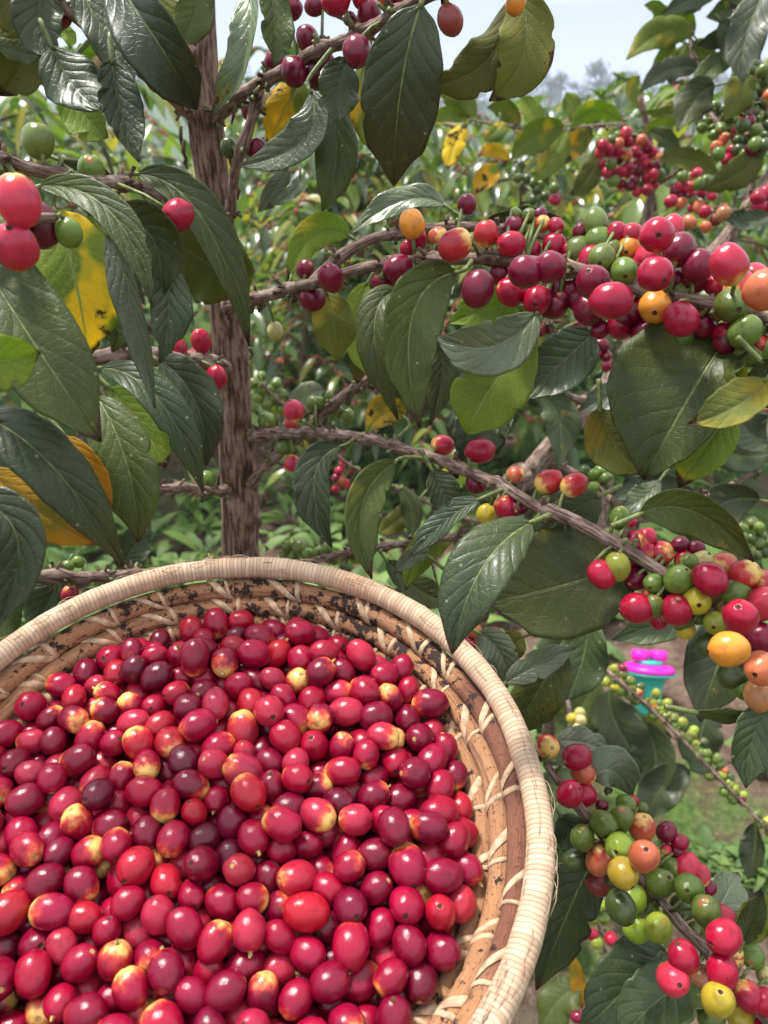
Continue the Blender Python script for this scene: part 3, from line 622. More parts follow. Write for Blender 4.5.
# ------------------------------------------------------------------ picked cherries in the basket
PILE = """428,-469,-43,77 610,-578,-73,75 -194,-740,-58,70 834,-283,-38,79 533,-697,-101,71 -276,-304,-29,77 -71,-691,-31,70 828,-428,-66,75 153,-747,-54,69 -579,-684,-91,70 -571,-476,-55,72 978,-309,-71,76 967,-568,-146,73 147,-13,40,78 -410,-653,-74,67 -32,-538,-36,69 378,-332,-53,73 649,-669,-178,75 214,-544,-35,68 -492,-364,-76,71 881,-674,-165,70 91,-587,-32,67 286,-738,-88,65 89,-420,-82,71 838,-563,-102,69 -750,-230,-51,72 306,-157,51,73 -641,-355,-75,74 602,-442,-51,69 409,-754,-108,64 -281,-642,-73,67 203,-643,-123,71 -335,-820,-70,70 -13,-292,-27,70 925,-119,-28,73 -151,-482,-56,69 964,-448,-82,68 764,-677,-111,64 442,-597,-106,65 331,-633,-167,71 776,-148,24,71 449,-82,-11,72 -582,-104,-66,72 -745,-476,-69,75 -842,-1,-74,73 187,-182,-15,70 -151,-187,-31,69 -146,355,-13,78 -501,-228,-83,70 -282,-437,-56,65 722,-497,-115,65 702,-227,-59,70 611,-92,-28,69 546,142,-39,73 -150,-351,-60,66 146,-319,-20,65 705,-362,-69,66 31,-759,-55,58 -215,-41,-29,69 -673,197,-74,74 -620,-564,-151,73 185,420,19,76 62,371,-60,78 -230,743,6,80 880,160,-69,73 271,313,-28,74 349,72,21,69 779,-803,-151,72 -121,53,-25,69 592,-290,-36,64 -450,-775,-99,61 -240,-516,-154,72 972,582,-126,79 56,814,-43,80 211,-421,-42,61 -447,-484,-87,62 -514,0,-17,66 -1014,519,-121,77 329,-549,-75,59 1041,-141,-94,67 100,120,-15,79 -409,278,-48,74 550,476,-55,75 -672,0,-113,78 -381,-215,-37,66 -343,-537,-82,59 697,461,-73,80 83,-104,-44,68 -327,31,-40,69 -82,752,-40,77 414,677,-11,75 504,-363,-81,64 -180,175,-33,71 407,288,-61,72 -35,146,4,66 -273,-152,-50,64 -625,-227,-78,61 -267,283,-48,73 428,417,-22,70 -83,483,-22,71 312,-434,-115,69 692,50,-77,66 -57,-855,-69,79 245,-319,-106,70 914,385,-129,72 1097,-238,-156,66 -767,424,-90,72 637,591,-43,73 -506,-583,-97,60 1057,-388,-150,67 -25,-168,-63,65 -446,-107,-80,69 808,66,-144,73 -533,-758,-197,73 -344,160,-44,66 998,125,-129,69 -752,93,-53,63 -159,-621,-99,65 -43,-402,-69,56 72,-672,-128,69 616,837,-66,74 -410,657,-41,70 301,-208,-69,63 518,-473,-154,72 790,252,-125,72 653,233,-40,64 988,-14,-107,78 413,-177,-86,59 -662,335,-106,72 -628,475,-85,66 283,990,-79,73 731,330,-37,65 232,61,-53,75 207,197,-68,68 -828,309,-95,63 -538,294,-79,64 -755,-573,-168,69 -454,122,-79,61 -972,202,-115,69 -712,-693,-121,72 738,714,-76,72 966,257,-121,72 -38,266,-56,74 -87,-63,-40,57 -539,702,-50,68 853,505,-144,68 -866,131,-87,67 -757,-363,-145,67 532,7,-69,68 -4,6,-59,57 600,-825,-134,68 538,273,-43,62 -1082,362,-129,70 87,-228,-93,71 -196,1102,-148,74 -827,-133,-116,72 -471,402,-72,68 -278,-745,-153,61 768,583,-82,67 580,-189,-119,72 172,870,-110,71 -943,324,-125,62 -392,-711,-189,68 755,-586,-201,68 379,563,-81,70 -217,475,-42,69 293,672,-87,73 305,443,-84,77 303,817,-97,77 4,610,-43,65 -820,758,-157,69 -914,664,-144,69 -818,580,-129,64 83,508,-39,69 435,83,-71,62 425,815,-26,69 -341,392,-77,67 507,606,-89,71 170,661,-50,61 1077,216,-183,66 -396,502,-77,61 -43,-621,-130,60 518,740,-89,70 -706,847,-158,80 1037,356,-180,69 318,-48,-32,70 -298,573,-67,65 62,-800,-181,77 -691,-142,-144,72 552,-746,-217,62 471,-260,-154,67 926,-196,-153,79 -897,458,-130,59 1092,61,-192,63 488,-94,-138,67 202,-805,-163,70 831,798,-121,67 695,163,-130,64 63,978,-115,78 -454,805,-68,62 -514,-627,-207,64 -329,1067,-157,70 -456,10,-127,64 -656,598,-111,62 -57,-738,-157,66 861,656,-115,60 -349,-38,-141,60 235,554,-52,62 -646,729,-115,64 331,183,-40,64 -859,-300,-94,69 -351,-301,-150,70 -512,520,-100,63 -595,240,-183,72 -160,-819,-161,71 -575,109,-107,68 -94,-255,-132,72 -63,1126,-150,65 -591,849,-86,60 -262,183,-146,73 267,-858,-67,63 -230,-233,-148,75 -996,57,-117,72 -356,-439,-168,74 447,-679,-204,68 -163,590,-73,66 954,-446,-219,75 -766,-51,-202,67 1093,-64,-183,68 13,-334,-152,68 -300,690,-99,60 674,-789,-240,72 780,-705,-238,64 -1,114,-124,75 732,-70,-74,66 199,-69,-78,65 -514,632,-159,68 70,692,-124,73 85,241,-64,56 -326,813,-80,72 -63,885,-89,71 875,-333,-175,78 -112,-530,-170,66 -490,993,-179,61 446,-803,-215,64 -740,668,-147,57 -691,-460,-192,64 -646,-830,-230,69 -735,-739,-244,66 539,-597,-185,64 -907,-16,-199,74 -242,975,-129,64 -402,-571,-184,68 -234,-372,-161,72 162,303,-137,72 480,982,-183,70 -778,-241,-184,69 114,-866,-76,63 119,1089,-182,69 451,184,-152,74 984,468,-197,62 -444,-232,-188,56 -6,-478,-144,62 594,85,-157,71 -185,701,-113,60 195,-214,-161,63 301,-744,-205,57 -680,142,-206,67 -508,-507,-186,62 -784,206,-157,70 626,335,-112,68 680,-674,-323,77 -27,522,-137,69 365,1044,-174,66 -927,-145,-192,60 805,-166,-100,62 -173,-697,-202,69 11,-74,-152,71 -785,73,-174,69 388,-514,-192,71 557,423,-185,72 253,-532,-168,62 654,-291,-164,67 -68,1004,-138,62 -984,411,-210,72 -68,385,-139,80 785,380,-135,61 -155,269,-131,71 638,-426,-174,65 -647,-275,-196,72 882,183,-214,80 135,-532,-137,65 708,826,-178,77 -221,-884,-64,66 -201,859,-88,67 -896,249,-210,66 824,-470,-192,63 747,-374,-186,64 767,-253,-214,67 -405,-311,-274,72 -228,48,-132,72 922,48,-215,68 -724,572,-213,68 -463,-383,-193,56 -912,550,-214,70 -67,654,-151,78 859,-57,-127,66 875,-571,-243,65 187,982,-167,61 39,-575,-208,69 -100,-397,-180,73 -631,-672,-226,66 -115,-122,-141,69 -316,479,-172,70 377,-736,-301,71 -579,-405,-186,67 -680,-661,-349,65 -559,398,-177,73 172,434,-117,66 -1038,143,-223,76 -588,-753,-328,75 399,-160,-212,74 -626,657,-218,68 -385,597,-163,73 332,105,-149,76 611,-53,-160,73 -552,-44,-176,59 376,-28,-150,69 -855,368,-204,69 428,484,-179,69 64,-439,-246,75 844,322,-230,71 -439,-846,-195,62 -684,441,-191,64 -352,-636,-307,60 -517,-241,-282,69 193,-425,-162,65 -288,-632,-202,68 701,-153,-169,69 0,800,-178,72 583,217,-145,67 483,-724,-416,79 -349,-164,-155,72 -597,326,-292,74 247,1088,-164,65 566,786,-204,68 1032,-163,-239,67 -224,386,-142,71 642,-541,-192,58 -238,-84,-149,65 499,312,-155,67 235,857,-236,75 -377,967,-238,74 -594,927,-179,66 536,-165,-243,68 795,236,-312,63 467,-874,-114,66 135,-318,-173,64 -756,-456,-302,69 -482,111,-205,72 111,20,-127,77 -492,888,-136,56 492,-521,-284,74 -95,11,-152,73 467,852,-147,70 545,-352,-199,66 -564,-167,-184,69 289,-363,-239,79 153,-569,-281,77 144,573,-136,68 -453,317,-169,66 876,603,-223,64 -623,-186,-295,62 362,922,-158,63 -592,531,-199,70 -324,303,-172,69 716,-472,-276,79 1004,-295,-231,73 127,786,-198,65 641,512,-182,58 151,-701,-232,71 -569,-616,-315,63 -991,-78,-111,68 -166,-48,-255,73 -441,-83,-213,70 -133,140,-154,68 -124,1040,-240,65 12,-200,-202,73 -1110,229,-137,71 751,564,-214,74 -731,-157,-269,66 -676,-558,-277,71 -756,400,-286,70 542,-280,-300,67 278,562,-180,78 -402,205,-158,64 -61,-648,-247,66 346,-267,-162,63 -601,50,-207,56 748,140,-242,70 -46,-394,-291,56 -823,652,-236,66 -307,-518,-276,75 933,-80,-230,69 427,280,-255,67 -1037,6,-244,71 -817,25,-296,70 -404,729,-151,67 -1021,281,-223,68 302,251,-154,75 687,268,-227,80 -394,849,-184,64 -611,825,-261,66 -126,792,-159,62 277,-216,-269,77 675,26,-251,73 401,725,-157,71 -905,-264,-211,68 465,-51,-269,74 327,-871,-191,80 418,-383,-176,71 -462,-702,-301,71 -145,915,-201,76 457,550,-304,66 -308,688,-220,66 600,919,-177,70 787,704,-213,78 -348,-775,-299,72 267,-414,-380,78 388,-603,-291,67 281,-122,-162,70 617,-559,-303,62 -212,24,-369,75 -799,-342,-263,66 -531,770,-171,76 690,-564,-407,69 -316,-686,-413,69 380,362,-168,67 112,905,-220,64 -453,-569,-306,71 -765,-560,-363,56 -529,-115,-291,60 246,0,-173,66 283,-521,-288,68 -898,-304,-338,73 132,-112,-172,62 549,54,-282,70 -724,736,-249,70 -52,-518,-290,77 -886,-383,-183,61 -897,450,-292,63 329,-42,-272,70 41,314,-178,60 -562,-489,-297,70 -645,-54,-272,80 -932,330,-303,67 600,166,-254,62 750,355,-312,65 686,405,-200,65 -901,121,-212,69 -965,-68,-326,66 -245,780,-172,60 250,-709,-410,72 -246,110,-263,73 -806,-462,-191,57 -490,230,-269,72 -95,-314,-373,75 403,605,-207,63 -443,460,-180,63 -422,-444,-290,71 -631,14,-414,56 -368,157,-265,63 -789,-269,-420,72 -355,84,-159,70 -395,25,-270,68 1014,133,-261,70 628,596,-272,72 -153,495,-153,65 57,-307,-268,65 592,-642,-427,69 532,-652,-302,71 796,442,-239,64 -251,-694,-305,65 580,-766,-333,66 278,988,-256,70 -619,-450,-412,72 -528,-299,-178,56 -9,-217,-329,66 -544,388,-410,63 267,-655,-287,73 -30,-755,-308,66 533,549,-201,63 630,675,-157,74 80,473,-197,72 -805,481,-199,62 474,-587,-408,75 -239,588,-181,70 395,-393,-397,66 -64,-293,-249,62 -42,226,-183,65 235,-796,-301,78 -295,-379,-279,67 -181,938,-348,61 94,-783,-317,71 52,-660,-304,65 255,376,-193,66 479,165,-285,70 79,-79,-273,62 -284,-8,-234,62 -881,-186,-395,70 946,386,-274,62 852,416,-348,66 348,434,-284,78 195,119,-173,69 663,734,-286,78 -521,9,-288,69 931,182,-346,67 -460,112,-327,61 -518,686,-274,63 -789,155,-282,71 347,181,-265,70 -816,544,-307,70 -696,-349,-418,67 401,65,-275,63 -767,470,-400,68 -959,206,-311,67 897,496,-270,61 -148,-189,-257,77 773,-344,-309,70 590,-447,-306,59 593,-65,-286,60 751,445,-423,72 172,674,-207,65 -112,443,-252,60 508,667,-203,64 -462,361,-289,68 64,972,-314,70 -288,-252,-280,65 -578,132,-292,72 3,1052,-231,69 -243,998,-256,70 -130,576,-247,66 -523,799,-346,63 -275,-129,-262,68 196,230,-256,79 -322,778,-305,67 -675,499,-307,69 449,749,-425,71 -373,273,-282,61 555,-221,-404,62 157,592,-286,57 -540,-49,-403,59 -125,120,-377,66 196,-946,-148,78 480,390,-292,70 -1047,-125,-223,71 747,-80,-419,63 365,827,-234,66 -6,791,-427,60 875,109,-426,62 162,1019,-270,56 -140,629,-400,71 8,37,-252,80 108,867,-428,68 629,373,-302,63 818,-140,-213,61 233,-982,-279,68 346,33,-381,68 46,-565,-393,71 -404,-369,-395,68 467,-299,-398,65 678,331,-412,70 -865,54,-437,59 -35,-113,-383,58 -264,-970,-140,62 -888,-433,-299,70 411,-1037,-152,74 -338,555,-275,64 520,-100,-389,72 -813,-230,-302,58 346,-987,-251,59 -164,331,-253,74 718,-99,-295,76 -714,623,-338,74 860,-141,-420,75 18,-768,-422,62 218,677,-403,74 77,-962,-327,68 -243,339,-394,59 745,637,-323,59 104,69,-377,64 -967,-476,-202,68 209,-94,-270,69 -500,-965,-181,77 156,-622,-406,65 744,-191,-421,63 275,-1060,-179,71 258,-575,-403,67 847,219,-432,64 -25,519,-264,65 96,139,-278,62 654,-219,-275,71 421,128,-392,63 782,-583,-323,63 -331,683,-427,56 184,930,-346,68 -867,173,-402,79 -301,903,-335,73 -552,455,-302,70 -309,-311,-388,66 849,-6,-418,75 -949,-598,-149,72 391,-82,-382,70 -551,-177,-395,70 54,604,-224,67 -398,666,-323,78 -305,-1074,-172,59 -114,-190,-381,63 559,-374,-401,73 -539,65,-399,62 646,649,-386,65 -104,866,-421,74 805,19,-286,70 640,-133,-403,68 -754,-830,-140,78 -180,245,-385,62 399,502,-406,65 -27,708,-272,68 -141,-81,-378,64 667,121,-351,76 -2,392,-266,69 676,-429,-413,74 313,586,-409,64 987,265,-263,69 -181,-1097,-159,72 -1134,93,-128,74 335,-893,-335,71 -114,-1032,-252,64 -376,446,-277,62 -811,281,-305,68 -41,-872,-422,73 -338,91,-374,75 261,646,-286,64 -14,675,-401,73 -640,132,-404,68 -762,-144,-412,72 -871,-62,-422,72 806,331,-430,66 -42,-659,-393,69 -310,-864,-200,75 -218,-819,-295,70 380,250,-380,75 -301,448,-390,72 109,-248,-385,61 498,449,-408,66 -688,543,-437,59 834,127,-323,57 341,806,-431,65 343,-284,-380,75 424,847,-348,67 547,684,-436,61 -583,587,-313,64 -1050,-383,-157,69 364,-516,-396,73 177,164,-375,69 -498,-718,-427,69 671,-289,-400,80 -440,-118,-382,73 459,-837,-337,69 -458,593,-416,65 85,-870,-429,67 -256,636,-331,76 -183,-318,-271,65 -323,-53,-369,78 622,445,-410,73 -80,9,-374,66 -696,68,-312,68 -526,-548,-413,70 -227,729,-417,66 -779,-640,-291,60 -181,-449,-281,75 293,469,-400,62 570,-956,-157,73 301,147,-382,66 365,-793,-425,72 474,-462,-412,60 -391,-181,-279,65 -8,99,-376,65 381,669,-309,66 -170,-948,-329,68 24,-318,-384,63 210,388,-388,66 362,-654,-409,72 -205,-377,-390,64 -16,163,-279,57 682,549,-434,62 -817,-387,-395,68 -622,721,-337,71 937,-210,-323,75 -229,-143,-379,66 249,-836,-431,65 860,-467,-313,68 -827,286,-431,64 -439,10,-389,65 545,116,-397,67 -340,569,-407,66 11,-869,-283,64 -324,812,-429,68 550,770,-350,66 -74,-918,-201,73 -676,212,-308,61 -964,-221,-104,67 -302,235,-382,68 -522,-366,-287,61 -572,-309,-394,78 -112,346,-379,71 -587,-648,-430,65 208,475,-269,75 -395,-779,-425,70 565,484,-301,67 -632,-932,-147,69 129,-1040,-238,66 56,251,-274,61 73,-140,-377,65 159,-499,-395,65 430,361,-403,60 92,197,-171,65 -439,776,-265,61 -231,146,-385,61 798,531,-335,67 308,-989,-56,79 -137,-706,-323,62 -526,175,-401,62 -614,258,-405,68 -147,-979,-110,64 -489,287,-393,71 -495,892,-260,73 -410,-502,-408,63 221,-281,-381,69 152,27,-263,72 -260,241,-264,65 -486,-815,-362,56 307,895,-348,68 478,-390,-300,67 54,816,-307,75 -198,-916,-219,58 802,-195,-315,61 15,316,-375,72 -522,699,-423,72 -733,213,-416,68 220,818,-419,74 -706,-275,-314,67 -20,-991,-87,69 -863,-556,-250,74 -387,-932,-116,63 103,743,-413,69 473,49,-180,63 -227,486,-278,74 -416,852,-354,63 946,-70,-354,62 -44,-97,-268,66 -1126,-48,-140,73 721,23,-418,61 -278,886,-207,64 553,279,-271,69 758,-43,-188,59 -503,-423,-400,72 -422,756,-429,66 839,-273,-408,75 -444,-251,-389,70 -976,-358,-254,62 -98,-757,-421,62 275,77,-269,68 455,-932,-237,75 72,-1053,-136,56 -114,752,-361,73 548,332,-396,74 -554,518,-416,67 147,-768,-422,63 -969,-195,-302,68 323,362,-395,62 -67,968,-322,67 -718,343,-409,78 299,763,-323,68 -849,-109,-289,76 58,193,-378,65 611,221,-408,64 253,265,-381,69 -187,433,-400,57 -371,340,-387,72 511,884,-267,67 176,764,-309,63 909,-347,-315,71 -437,463,-391,79 -303,-442,-392,70 -201,827,-293,69 408,-292,-263,66 -63,219,-375,69 32,-23,-375,65 788,-380,-431,65 7,-1038,-254,63 -39,-1111,-154,75 -53,286,-279,56 185,-910,-367,69 -335,-192,-387,64 495,221,-397,65 5,904,-397,66 771,120,-419,66 397,941,-272,63 98,404,-391,62 555,563,-411,76 223,49,-376,68 71,-681,-417,58 691,479,-301,66 -209,-257,-382,66 578,-511,-413,71 -170,702,-243,77 -115,511,-355,71 131,-200,-271,71 134,-374,-378,74 309,305,-279,66 -289,363,-284,68 -412,194,-393,62 -105,-442,-389,66 443,-193,-338,76 -1038,-259,-207,70 -613,622,-427,68 -293,-934,-315,66 -711,294,-224,67 -139,197,-272,71 1026,-4,-269,62 165,-1119,-150,63 -10,553,-403,60 647,-350,-276,66 -73,848,-291,63 196,537,-390,74 309,-169,-390,59 58,-943,-184,70 -417,-1062,-139,63 -466,553,-268,73 -412,-890,-310,68 279,735,-202,65 -11,924,-218,65 -308,-566,-402,69 81,505,-327,73 -215,-745,-422,62 567,-863,-255,66 -19,437,-386,68 947,54,-344,69 472,17,-390,66 193,-161,-379,66 187,-442,-281,62 436,620,-413,70 -645,441,-417,68 -842,-682,-187,74 -667,-565,-429,67 -746,-16,-407,75 -758,101,-419,64 130,359,-263,75 -202,-506,-404,58 -739,-467,-429,67 -219,852,-425,65 -1124,-188,-136,66 460,756,-270,66 897,300,-349,68 339,694,-424,61 -99,-556,-402,61 -168,-856,-421,73 -532,-868,-271,66 148,-47,-375,67 143,-881,-253,63 -48,-963,-332,65 -235,-1017,-247,63 174,-315,-278,56 97,615,-399,70 -422,-619,-420,62 -223,539,-406,59 -101,-851,-313,59 -844,382,-374,65 -944,68,-333,78 -294,-843,-404,70 729,226,-417,67 375,-445,-293,58 338,560,-298,59 -195,-628,-402,70 776,-486,-390,61 21,-441,-382,73 -179,-586,-275,75 268,-64,-382,63 521,654,-323,62 -644,-386,-297,68 -371,-986,-229,68 843,-90,-310,57 -645,-100,-405,67 605,0,-394,73 -122,72,-264,62 89,690,-301,61 136,287,-378,69 -666,-222,-415,62 180,-1043,-56,64"""
TONES = [('bright crimson', (.27, .0026, .026)), ('deep crimson', (.17, .0020, .021)), ('dark maroon', (.10, .0025, .017)), ('scarlet', (.35, .007, .021)), ('rosy red', (.37, .016, .042))]
rg = random.Random(77); heap = []
rows = [tuple(int(v) * 1e-4 for v in s.split(',')) for s in PILE.split()]
for i, (x, y, z, r) in enumerate(rows):
    k = rg.choices(range(5), (47, 27, 5, 7, 14))[0]; tip = 0 if rg.random() < .46 else rg.choice((.20, .26, .30, .34, .38, .46))
    if k == 2: tip = 0
    heap.append((Vector((x, y, z)), r, k, tip))
NIND = 310
def axis_rot(ax, rg): return Vector(ax).normalized().to_track_quat('Z', 'Y') @ Quaternion((0, 0, 1), rg.uniform(0, 6.28))
items = []; rest = MB(); restcol = []
for i, (p, r, k, tip) in enumerate(heap):
    ax = Vector((rg.gauss(0, 1), rg.gauss(0, 1), rg.gauss(0, .6)))
    q = axis_rot(ax, rg); jit = [c * rg.uniform(.85, 1.15) for c in TONES[k][1]]
    sc = (r * rg.uniform(.95, 1.0), r * rg.uniform(.95, 1.0), r * rg.uniform(1.10, 1.26))
    Mx = BM @ Matrix.Translation(p) @ q.to_matrix().to_4x4() @ Matrix.Diagonal((*sc, 1))
    if i < NIND:
        o = bpy.data.objects.new('coffee_cherry', CH[rg.randrange(10)]); COL.objects.link(o); o.matrix_world = Mx; o.color = (*jit, tip)
        px = proj(BM @ p); items.append((o, px, k, tip))
    else:
        V = [Mx @ Vector((math.sin(a) * math.cos(b * .7854), math.sin(a) * math.sin(b * .7854), math.cos(a))) for a in (.01, .5, 1.05, 1.57, 2.1, 2.64, 3.13) for b in range(8)]
        rest.add(V, [(u * 8 + v, u * 8 + 8 + v, u * 8 + 8 + (v + 1) % 8, u * 8 + (v + 1) % 8) for u in range(6) for v in range(8)]); restcol += [(*jit, 1)] * len(V)
ro = rest.build('cherry_heap', M_PILE); at = ro.data.attributes.new('skin', 'FLOAT_COLOR', 'POINT'); at.data.foreach_set('color', [c for q in restcol for c in q])
tag(ro, kind='stuff')
cells = {}
for it in items:
    o, (x, y, _), k, tip = it
    row = 'far edge' if y < 665 else 'back part' if y < 745 else 'middle' if y < 840 else 'front part' if y < 930 else 'near edge'
    colm = 'left' if x < 110 else 'centre-left' if x < 235 else 'centre-right' if x < 360 else 'right'
    tt = 'plain' if tip < .1 else 'yellow-tipped' if tip < .5 else 'half-yellow'
    cells.setdefault((TONES[k][0], tt, row, colm), []).append((x, o))
ORD = ['first', 'second', 'third', 'fourth', 'fifth', 'sixth', 'seventh', 'eighth', 'ninth', 'tenth', 'eleventh', 'twelfth']
for (tone, tt, row, colm), l in cells.items():
    l.sort(key=lambda a: a[0])
    for i, (x, o) in enumerate(l):
        nm = f"{tone}{'' if tt == 'plain' else ' ' + tt} picked cherry, {colm} {row} of the basket heap"
        if len(l) > 1: nm += f", {ORD[i]} from left" if i < 12 else ''
        tag(o, nm, 'coffee cherry', 'picked cherries heaped in the basket')

# ------------------------------------------------------------------ coffee trees: branches, leaves, cherries
CC = {'r': (.34, .0045, .030), 'd': (.155, .003, .024), 'k': (.085, .005, .020), 'p': (.52, .028, .06), 'po': (.55, .135, .06), 'o': (.66, .23, .03), 'ob': (.36, .14, .06),
      'y': (.46, .36, .03), 'yg': (.25, .31, .03), 'g': (.115, .165, .028), 'dg': (.060, .092, .022), 'b': (.24, .035, .03), 'c': (.50, .40, .16), 'ry': (.42, .02, .03)}
CNAME = {'o': 'orange half-ripe cherry', 'po': 'pinkish orange cherry', 'ob': 'brownish orange cherry', 'y': 'yellow cherry', 'yg': 'yellow-green cherry', 'g': 'green unripe cherry', 'dg': 'dark green unripe cherry',
         'c': 'pale cream cherry', 'd': 'dark maroon cherry', 'k': 'dark maroon cherry', 'ry': 'red cherry with yellow end'}
class Branch:
    def __init__(s, tree, rows, seg=14, bumpy=.22, mat=M_TWIG, nodes=True, name='branch'):
        """rows: px, py, depth, radius in mm"""
        s.tree = tree; s.org = tree.location.copy()
        s.pts, s.rad = spline([(P(a, b, d), r * .001) for a, b, d, r in rows], .004)
        s.n2 = [proj(p) for p in s.pts]
        rg = random.Random(int(rows[0][0] * 7 + rows[-1][1]))
        rr = list(s.rad); dist = 0; nxt = rg.uniform(.01, .03); s.nodes = []
        jit = [Vector((noise.noise(p * 34), noise.noise(p * 34 + Vector((9, 0, 0))), noise.noise(p * 34 + Vector((0, 9, 0))))) * r * .55 for p, r in zip(s.pts, rr)]
        s.pts = [p + j for p, j in zip(s.pts, jit)]
        for i in range(1, len(s.pts)):
            dist += (s.pts[i] - s.pts[i - 1]).length
            if nodes and dist > nxt:
                s.nodes.append(i); nxt = dist + rg.uniform(.022, .042)
        for i in s.nodes:
            for k in (-2, -1, 0, 1, 2):
                if 0 <= i + k < len(rr): rr[i + k] *= 1 + (.42, .18, .03)[abs(k)]
        s.mb = MB(s.org); s.mb.tube(s.pts, rr, seg, 0, True, bumpy, rg.uniform(0, 9), .16)
        for i in s.nodes:                                      # dry calyx stubs at each node
            for q in range(rg.randint(5, 12)):
                t = (s.pts[min(i + 1, len(s.pts) - 1)] - s.pts[i - 1]).normalized(); o = t.orthogonal(); o.rotate(Quaternion(t, rg.uniform(0, 6.28)))
                b = s.pts[i] + t * rg.uniform(-.004, .004); l = rg.uniform(.002, .0055) + rr[i]
                e = b + (o + t * rg.uniform(-.5, .5)).normalized() * l
                s.mb.tube([b, b.lerp(e, .6), e], [.0012, .0010, rg.uniform(.0009, .0017)], 6, rg.choice((1, 2, 2)))
        s.name = name; s.mat = mat; s.ob = None
    def near(s, p):
        i = min(range(len(s.pts)), key=lambda k: (s.pts[k] - p).length_squared); return s.pts[i], s.rad[i]
    def near2(s, x, y):
        i = min(range(len(s.n2)), key=lambda k: (s.n2[k][0] - x) ** 2 + (s.n2[k][1] - y) ** 2); return s.n2[i][2]
    def finish(s, label=None):
        s.ob = s.mb.build(s.name, [s.mat, M_STALK, M_CALYX], s.tree)
        if label: s.ob['label'] = label
    def stalk(s, a, b, r0=.0011, r1=.0009):
        m = a.lerp(b, .5) + Vector((0, 0, .0015)); s.mb.tube([a, m, b], [r0, (r0 + r1) / 2, r1], 6, 1)

def prep(br, cherries):
    """queue cherries: pedicels go into the branch mesh before it is built"""
    res = []; rg = random.Random(len(cherries) * 13 + 1)
    for row in cherries.split(';'):
        q = row.split()
        if len(q) < 4: continue
        x, y, dm, c = float(q[0]), float(q[1]), float(q[2]), q[3]; fl = q[4] if len(q) > 4 else ''
        db = br.near2(x, y); ds = 12.7 / dm
        d = db + max(-.035, min(.012, ds - db)) - .006
        if 'f' in fl: d -= .012
        if fl == 'k': d = db + .004
        if fl == 'F': d = ds
        p = P(x, y, d); r = dm * .5 * d / F
        nb, nr = br.near(p); v = p - nb
        if v.length < nr + r * .6: p = nb + (v.normalized() if v.length > 1e-6 else Vector((0, -1, .5)).normalized()) * (nr + r * .75); 
        out_ = (p - nb).normalized(); vw = (CAM - p).normalized()
        ax = out_ * .5 + Vector((rg.gauss(0, .6), rg.gauss(0, .3), rg.gauss(0, .6)))
        if 'n' in fl: ax = vw + Vector((rg.gauss(0, .18), rg.gauss(0, .18), -.35))
        elif 'v' in fl: ax = Vector((rg.gauss(0, .15), rg.gauss(0, .15), -1))
        else: ax += vw * rg.uniform(-.5, .45)
        ax.normalize()
        if (p - nb).length < .05: br.stalk(nb, p - ax * r * .9 if (p - ax * r - nb).length < .04 else p)
        res.append((p, r, ax, c))
    return res
def hang(br, res):
    rg = random.Random(len(res) * 5 + 2)
    for p, r, ax, c in res:
        o = bpy.data.objects.new('cherry', CH[rg.choice((0, 2, 3, 5, 6, 7, 8, 9))]); COL.objects.link(o); o.parent = br.ob
        o.rotation_mode = 'QUATERNION'; o.rotation_quaternion = axis_rot(ax, rg); o.location = p - br.org
        e = rg.uniform(1.06, 1.22); o.scale = (r * rg.uniform(.92, .98), r * rg.uniform(.92, .98), r * e * .96)
        j = rg.uniform(.85, 1.15); col = CC[c]
        tip = {'ry': .48, 'po': .40, 'p': rg.choice((0, .35, .45)), 'r': rg.choice((0, 0, 0, .3))}.get(c, 0)
        o.color = (col[0] * j, col[1] * j * rg.uniform(.85, 1.15), col[2] * j, tip)
        if c in CNAME: o['label'] = CNAME[c]

